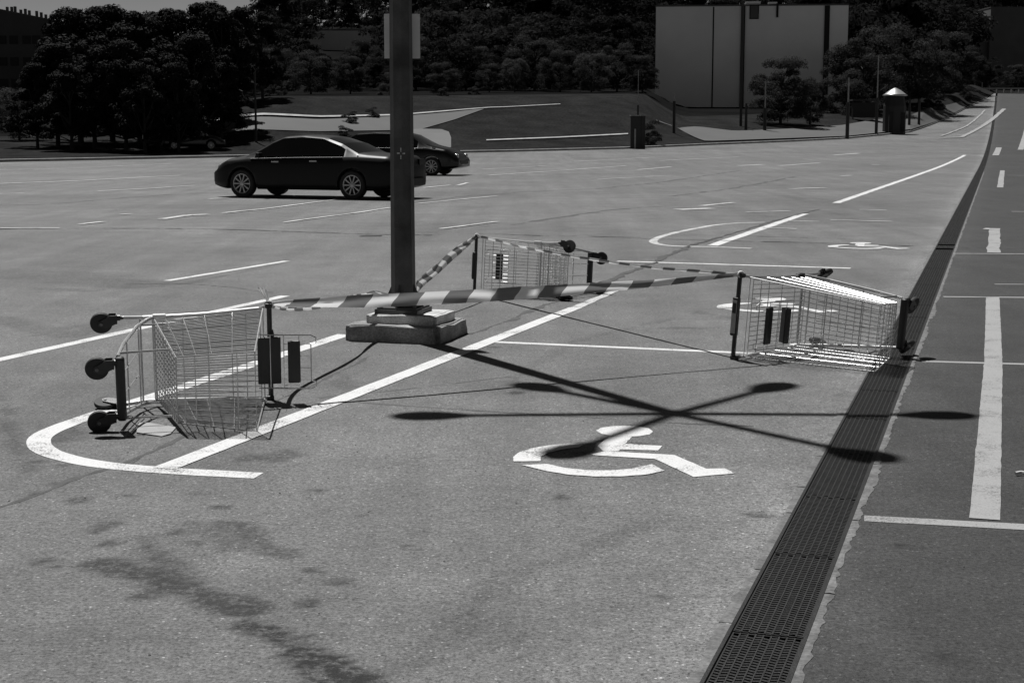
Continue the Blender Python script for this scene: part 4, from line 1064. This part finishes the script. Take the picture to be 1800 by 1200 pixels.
for i, (px, tp_, D, kd, wd) in enumerate([(470, 110, 135, 'broad3', 1.1), (500, 85, 140, 'broad2', .9), (410, 60, 130, 'broad', 1.1), (668, 80, 150, 'broad', .9), (730, 60, 150, 'broad2', 1.3), (820, 70, 150, 'broad', 1.25), (860, 110, 138, 'broad2', 1.1), (905, 100, 140, 'broad3', 1.0),
                                          (940, 60, 146, 'broad', 1.2), (985, 85, 140, 'broad2', 1.1), (1040, 90, 138, 'broad3', 1.1), (1085, 75, 142, 'broad', 1.2), (1130, 95, 140, 'broad2', 1.0), (1520, 60, 150, 'broad', 1.2), (1570, 40, 160, 'broad2', 1.2),
                                          (1620, 60, 170, 'broad', 1.2), (1660, 50, 190, 'broad2', 1.2), (1700, 80, 215, 'broad', 1.1), (470, 170, 112, 'bush', 1.1), (495, 175, 124, 'bush2', 1.2), (835, 165, 126, 'bush', 1.3), (1500, 110, 145, 'bush', 1.1), (1735, 100, 238, 'broad', 1.2), (1785, 112, 242, 'broad2', 1.2)]):
    tree_px(px, tp_, D, kd, wd, 'broadleaf_tree', GLS[i], 'tree', 'trees along the top of the bank')
# the wooded hill behind reads as one mass
def wood():
    rg = np.random.default_rng(5); Vs = []; Qs = []; off = 0
    items = []
    for px in np.arange(-60, 1880, 40):
        for D in (150, 166, 182, 205, 240, 285, 330):
            x_ = px + rg.uniform(-18, 18); d_ = D + rg.uniform(-9, 9)
            if px < 500: tp_ = rg.uniform(45, 75) + abs(300 - D) * .15
            elif D > 300 and px < 1500: continue
            elif D < 160: tp_ = rg.uniform(60, 130)
            elif D < 190: tp_ = rg.uniform(0, 60)
            else: tp_ = rg.uniform(-45, 5)
            if 1120 < x_ < 1520 and d_ < 215: continue
            if x_ > 1520 and d_ < 150 + (x_ - 1520) * .45: continue
            if 1660 < x_ and d_ < 228: continue
            if 515 < x_ < 690 and d_ < 198: tp_ = max(tp_, 92)
            if 500 < x_ < 700 and 185 < d_ < 220: continue
            if x_ < 110: continue
            if x_ > 1690 and d_ < 260: tp_ = max(tp_, 110)
            if x_ > 1640 and d_ > 270: tp_ = rg.uniform(-60, -20)
            items.append((x_, tp_, d_))
    for (px, tp_, D) in items:
        p = at(px, tp_, D); h = p.z - Hf(p.x, D)
        if h < 1.5: continue
        V, Q = VAR[rg.choice(['broad', 'broad2', 'pine'])][2:]; s = rg.permutation(len(Q))[:4800]
        V2 = V.reshape(-1, 3, 3)[s].reshape(-1, 3); cs = V2.reshape(-1, 3, 3).mean(1, keepdims=True); V2 = ((V2.reshape(-1, 3, 3) - cs) * 2.0 + cs).reshape(-1, 3)
        a = rg.uniform(0, 6.28); c_, s_ = math.cos(a), math.sin(a); wdt = h * rg.uniform(1.0, 1.5) if h < 14 else h * rg.uniform(.8, 1.1)
        X = (V2[:, 0] * c_ - V2[:, 1] * s_) * wdt + p.x; Y = (V2[:, 0] * s_ + V2[:, 1] * c_) * wdt + D; Z = (V2[:, 2]) * h + Hf(p.x, D) - .05 * h
        Vs.append(np.stack([X, Y, Z], 1)); Qs.append(np.arange(len(V2)).reshape(-1, 3) + off); off += len(V2)
    o = np_mesh('wooded_hill', np.vstack(Vs), np.vstack(Qs), M_LEAFW)
    return tag(o, 'dark wooded hillside closing the view behind the buildings', 'woodland', kind='stuff')
M_LEAFW = mat('wood_leaves', .015, .8, spec=.05, var=.6, vs=.06); leafy(M_LEAFW, .45)
wood()

# ------------------------------------------------------------------ buildings
def box_building(name, label, pxl, pxr, top, D, depth, m, rz=0.0, cat='building'):
    a = at(pxl, top, D); c = at(pxr, top, D); w_ = c.x - a.x; zt = a.z; x0 = (a.x + c.x) / 2
    zb = min(Hf(a.x, D), Hf(c.x, D)) - 1.0
    t = thing(name, label, cat, (x0, D, zb), rz)
    MB().box((0, depth / 2, (zt - zb) / 2), (w_, depth, zt - zb)).build('wall', m, t)
    MB().box((0, depth / 2, zt - zb + .08), (w_ + .12, depth + .12, .16)).build('roof', M_ROOF, t)
    return t, w_, zt - zb
DB = 160.0
t, w_, hb3 = box_building('blank_building', 'pale windowless block with dark vertical joints beyond the lot, right of centre', 1154, 1489, 11, DB, 16, M_WALL, -.10)
def bx(px): return (at(px, 100, DB).x - t.location.x)
for px in (1253.5, ): MB().box((bx(px), -.012, hb3 / 2), (.14, .03, hb3 - .1)).build('joint', M_SEAM, t)
MB().box((bx(1305), -.10, hb3 / 2), (.42, .2, hb3 - .02)).build('downpipe', M_SEAM, t)
MB().box((bx(1450), -.06, hb3 / 2), (.52, .12, hb3 - .04)).build('dark_band', M_SEAM, t)
def bz(py): return at(1300, py, DB).z - t.location.z
wf = MB().box((bx(1324), -.03, (bz(9) + bz(34)) / 2), (.95, .08, bz(9) - bz(34))).build('window', M_SEAM, t)
MB().box((bx(1324), -.075, (bz(9) + bz(34)) / 2), (.75, .02, bz(9) - bz(34) - .2)).build('pane', M_GLASS, wf)
MB().box((bx(1364), -.06, bz(19)), (.22, .12, 1.4)).build('vent_pipe', M_SEAM, t)
MB().box((bx(1322), .5, hb3 + .35), (1.5, 1.2, .22)).build('roof_vent', M_SHINY, t)
MB().box((bx(1356), .5, hb3 + .3), (.9, 1.0, .18)).build('roof_vent', M_SHINY, t)
t2, w2, h2 = box_building('far_building', 'pale far wall showing above the trees left of the lamp post', 563, 652, 54, 200, 10, M_WALLF)
t3, w3, h3 = box_building('slab_building', 'long dark apartment block with chimney stubs at the top left corner', -160, 97, 38, 190, 12, M_WALLD, 0)
for o_ in kids(t3):
    for v_ in o_.data.vertices:
        if v_.co.z > h3 - .5: v_.co.z += .2 * (w3 / 2 - v_.co.x)
t3.rotation_euler = (0, 0, math.radians(0))
for px in (-20, 4, 12, 18, 28, 36, 43, 56, 64, 72, 84, 95):
    MB().box((at(px, 30, 190).x - t3.location.x, 2, h3 + .3 + .2 * (w3 / 2 - (at(px, 30, 190).x - t3.location.x))), (.22, .5, random.uniform(.5, 1.1))).build('chimney', M_WALLD, t3)
for r in range(3):
    for px in (2, 22, 45, 62, 80):
        wq = MB().box((at(px, 30, 190).x - t3.location.x, -.02, h3 - 2.2 - r * 2.6), (1.0, .08, 1.0)).build('window', M_SEAM, t3)
        MB().box((at(px, 30, 190).x - t3.location.x, -.07, h3 - 2.2 - r * 2.6), (.85, .03, .85)).build('pane', M_SEAM, wq)
t4, w4, h4 = box_building('stepped_building', 'dim grey building with a stepped roof in the top right corner', 1742, 1900, 14, 262, 14, M_WALLG)
MB().box((-(w4 / 2) - 2.05, 7, h4 / 2 - .7), (4.1, 12, h4 - 1.4)).build('wing', M_WALLG, t4)
# low pale shed behind the conifer trunks
t5, w5, h5 = box_building('low_shed', 'low pale shed glimpsed between the conifer trunks at the left', 178, 246, 216, 108, 4, mat('shed_wall', .3, .8, var=.15, vs=1.2))
MB().box((0, -.03, h5 - .9), (.5, .05, 1.1)).build('door', M_SEAM, t5)

# ------------------------------------------------------------------ posts, totem, kiosk and small street furniture
def post(px, top, bot, wpx, name, label, cat, head=False, group=None, m=M_DARK, upper=None):
    p = ray_f(px, bot, H); D = p.y; tz = at(px, top, D).z; r = wpx / 2 * D / F
    t = thing(name, label, cat, (p.x, D, p.z), group=group); h = tz - p.z
    if upper: 
        uz = at(px, upper, D).z - p.z
        MB().lathe([(r, -.1), (r, uz)], 8).build('sleeve', m, t); MB().lathe([(r * .45, uz), (r * .35, h)], 8).build('shaft', M_GALV, t)
    else: MB().lathe([(r, -.1), (r * .7, h)], 8).build('shaft', m, t)
    if head: MB().box((.35, 0, h), (.8, .18, .09)).build('lamp_head', M_DARK, t)
    return t
post(450.5, 128, 251, 4.5, 'lamp_pole', 'thin lamp pole left of the saloon, before the trees', 'lamp pole')
post(1121, 124, 238, 3, 'lamp_pole', 'thin pale-topped pole rising behind the dark totem', 'lamp pole', upper=185)
post(1184.5, 166, 236, 5, 'post', 'short dark post on the grass point right of the totem', 'post', upper=178)
post(1489, 137, 244.5, 6.5, 'lamp_pole', 'tall dark pole on the kerb in front of the pale building’s right edge'.replace('’', ''), 'lamp pole', upper=180)
post(1540, 98, 237.5, 5.5, 'lamp_pole', 'tall dark pole with a thin upper shaft just left of the kiosk', 'lamp pole', upper=172)
post(1311, 182, 229, 5.5, 'post', 'dark post leftmost below the leafy tree before the pale building', 'post')
post(1344, 142, 231, 6, 'post', 'dark post with a thin top in front of the leafy tree trunk', 'post', upper=190)
post(1370, 156, 214, 3.5, 'post', 'slim pale-lit post right of the leafy tree trunk', 'post', m=M_GALV)
post(1424.5, 190, 226, 3, 'post', 'slim dark post below the smaller tree before the building', 'post')
post(1302, 2, 222, 5, 'mast', 'tall dark mast rising past the roof in front of the pale building', 'mast')
# totem
p = ray_f(1121, 262, H); D = p.y; zt = at(1121, 204, D).z - p.z; w1_ = 27 * D / F
t = thing('totem_sign', 'dark upright totem board with a pale capping at the kerb on the grass bank', 'sign', (p.x, D, p.z))
MB().box((0, .15, zt / 2), (w1_ * .95, .28, zt)).build('board', M_DARK, t); MB().box((-.1, .15, zt + .03), (w1_ * .8, .32, .06)).build('capping', M_KERB, t)
MB().box((-w1_ * .18, -.02, zt * .30), (.10, .06, zt * .62)).build('leg', M_GALV, t); MB().box((w1_ * .3, -.02, zt * .5), (.12, .05, zt)).build('leg', M_DARK, t)
tree_px(1142, 203, D + 4, 'bush', 1.1, 'bush', 'dark rounded bush behind the totem board', 'bush', trunk=False)
# kiosk with a domed roof
p = ray_f(1571, 236, H); D = p.y; zt = at(1571, 168, D).z - p.z; r0 = 21 * D / F
t = thing('kiosk', 'dark round kiosk under a shiny mushroom-shaped roof beside the road', 'kiosk', (p.x, D, p.z))
MB().lathe([(r0 * .95, -.1), (r0 * .95, zt * .72), (r0 * .75, zt)], 14).build('body', M_DARK, t)
for s in (-1, 1): MB().box((s * r0 * .5, -r0 * .85, zt * .3), (.3, .1, zt * .5)).build('panel', M_SEAM, t)
MB().lathe([(r0 * .9, zt - .05), (r0 * 1.05, zt), (r0 * .85, zt + .12), (r0 * .45, zt + .42), (r0 * .1, zt + .60), (.02, zt + .62)], 20).build('dome', M_SHINY, t, smooth=True)
p = ray_f(1525, 214, H); D = p.y; t = thing('bus_shelter', 'low dark flat-roofed shelter left of the kiosk', 'shelter', (p.x, D + 1, p.z)); zt = at(1525, 176, D).z - p.z
MB().box((0, 0, zt), (2.6, 1.4, .14)).build('roof', M_DARK, t)
for s in (-1, 1): MB().box((s * 1.1, 0, zt / 2), (.1, .1, zt)).build('leg', M_DARK, t)
MB().box((0, .6, zt * .55), (2.2, .05, zt * .7)).build('back_panel', M_DARK, t)
for px, lab in ((1598, 'left'), (1615, 'right')):
    post(px, 174, 222, 5, 'post', 'dark sign post right of the kiosk, %s one of a pair' % lab, 'post')
# far barrier and pale specks along the crest of the road
for i in range(9):
    px = 1700 + i * 13; D = 226; x = at(px, 160, D).x; t = thing('guard_post', ('leftmost', 'second', 'third', 'fourth', 'fifth', 'sixth', 'seventh', 'eighth', 'rightmost')[i] + ' of the short pale guard posts along the crest of the road', 'guard post', (x, D, Hf(x, D)), group='guard posts along the crest of the road')
    MB().box((0, 0, .35), (.14, .14, .7)).build('stub', M_KERB, t)
gr = thing('guard_rail', 'thin metal guard rail crossing the far end of the road', 'guard rail', (at(1750, 160, 226).x, 225.7, Hf(at(1750, 160, 226).x, 226)))
MB().box((0, 0, .62), (11, .06, .22)).build('rail', M_GALV, gr)
for (px, py, s, lab) in [(617, 216, .9, 'low dark shrub on the edge of the upper road above the saloon roof'), (605, 240, .8, 'small pointed shrub above the saloon roof'), (1700, 176, 2.2, 'dark shrub on the verge by the top of the road'), (1640, 192, 2.2, 'dark shrub on the verge halfway up the road'), (655, 206, .8, 'low dark shrub by the upper road just left of the lamp post')]:
    p = ray_f(px, py, H); tree('shrub', lab, 'shrub', p.x, p.y, s, 'bush', 1.3, trunk=False)
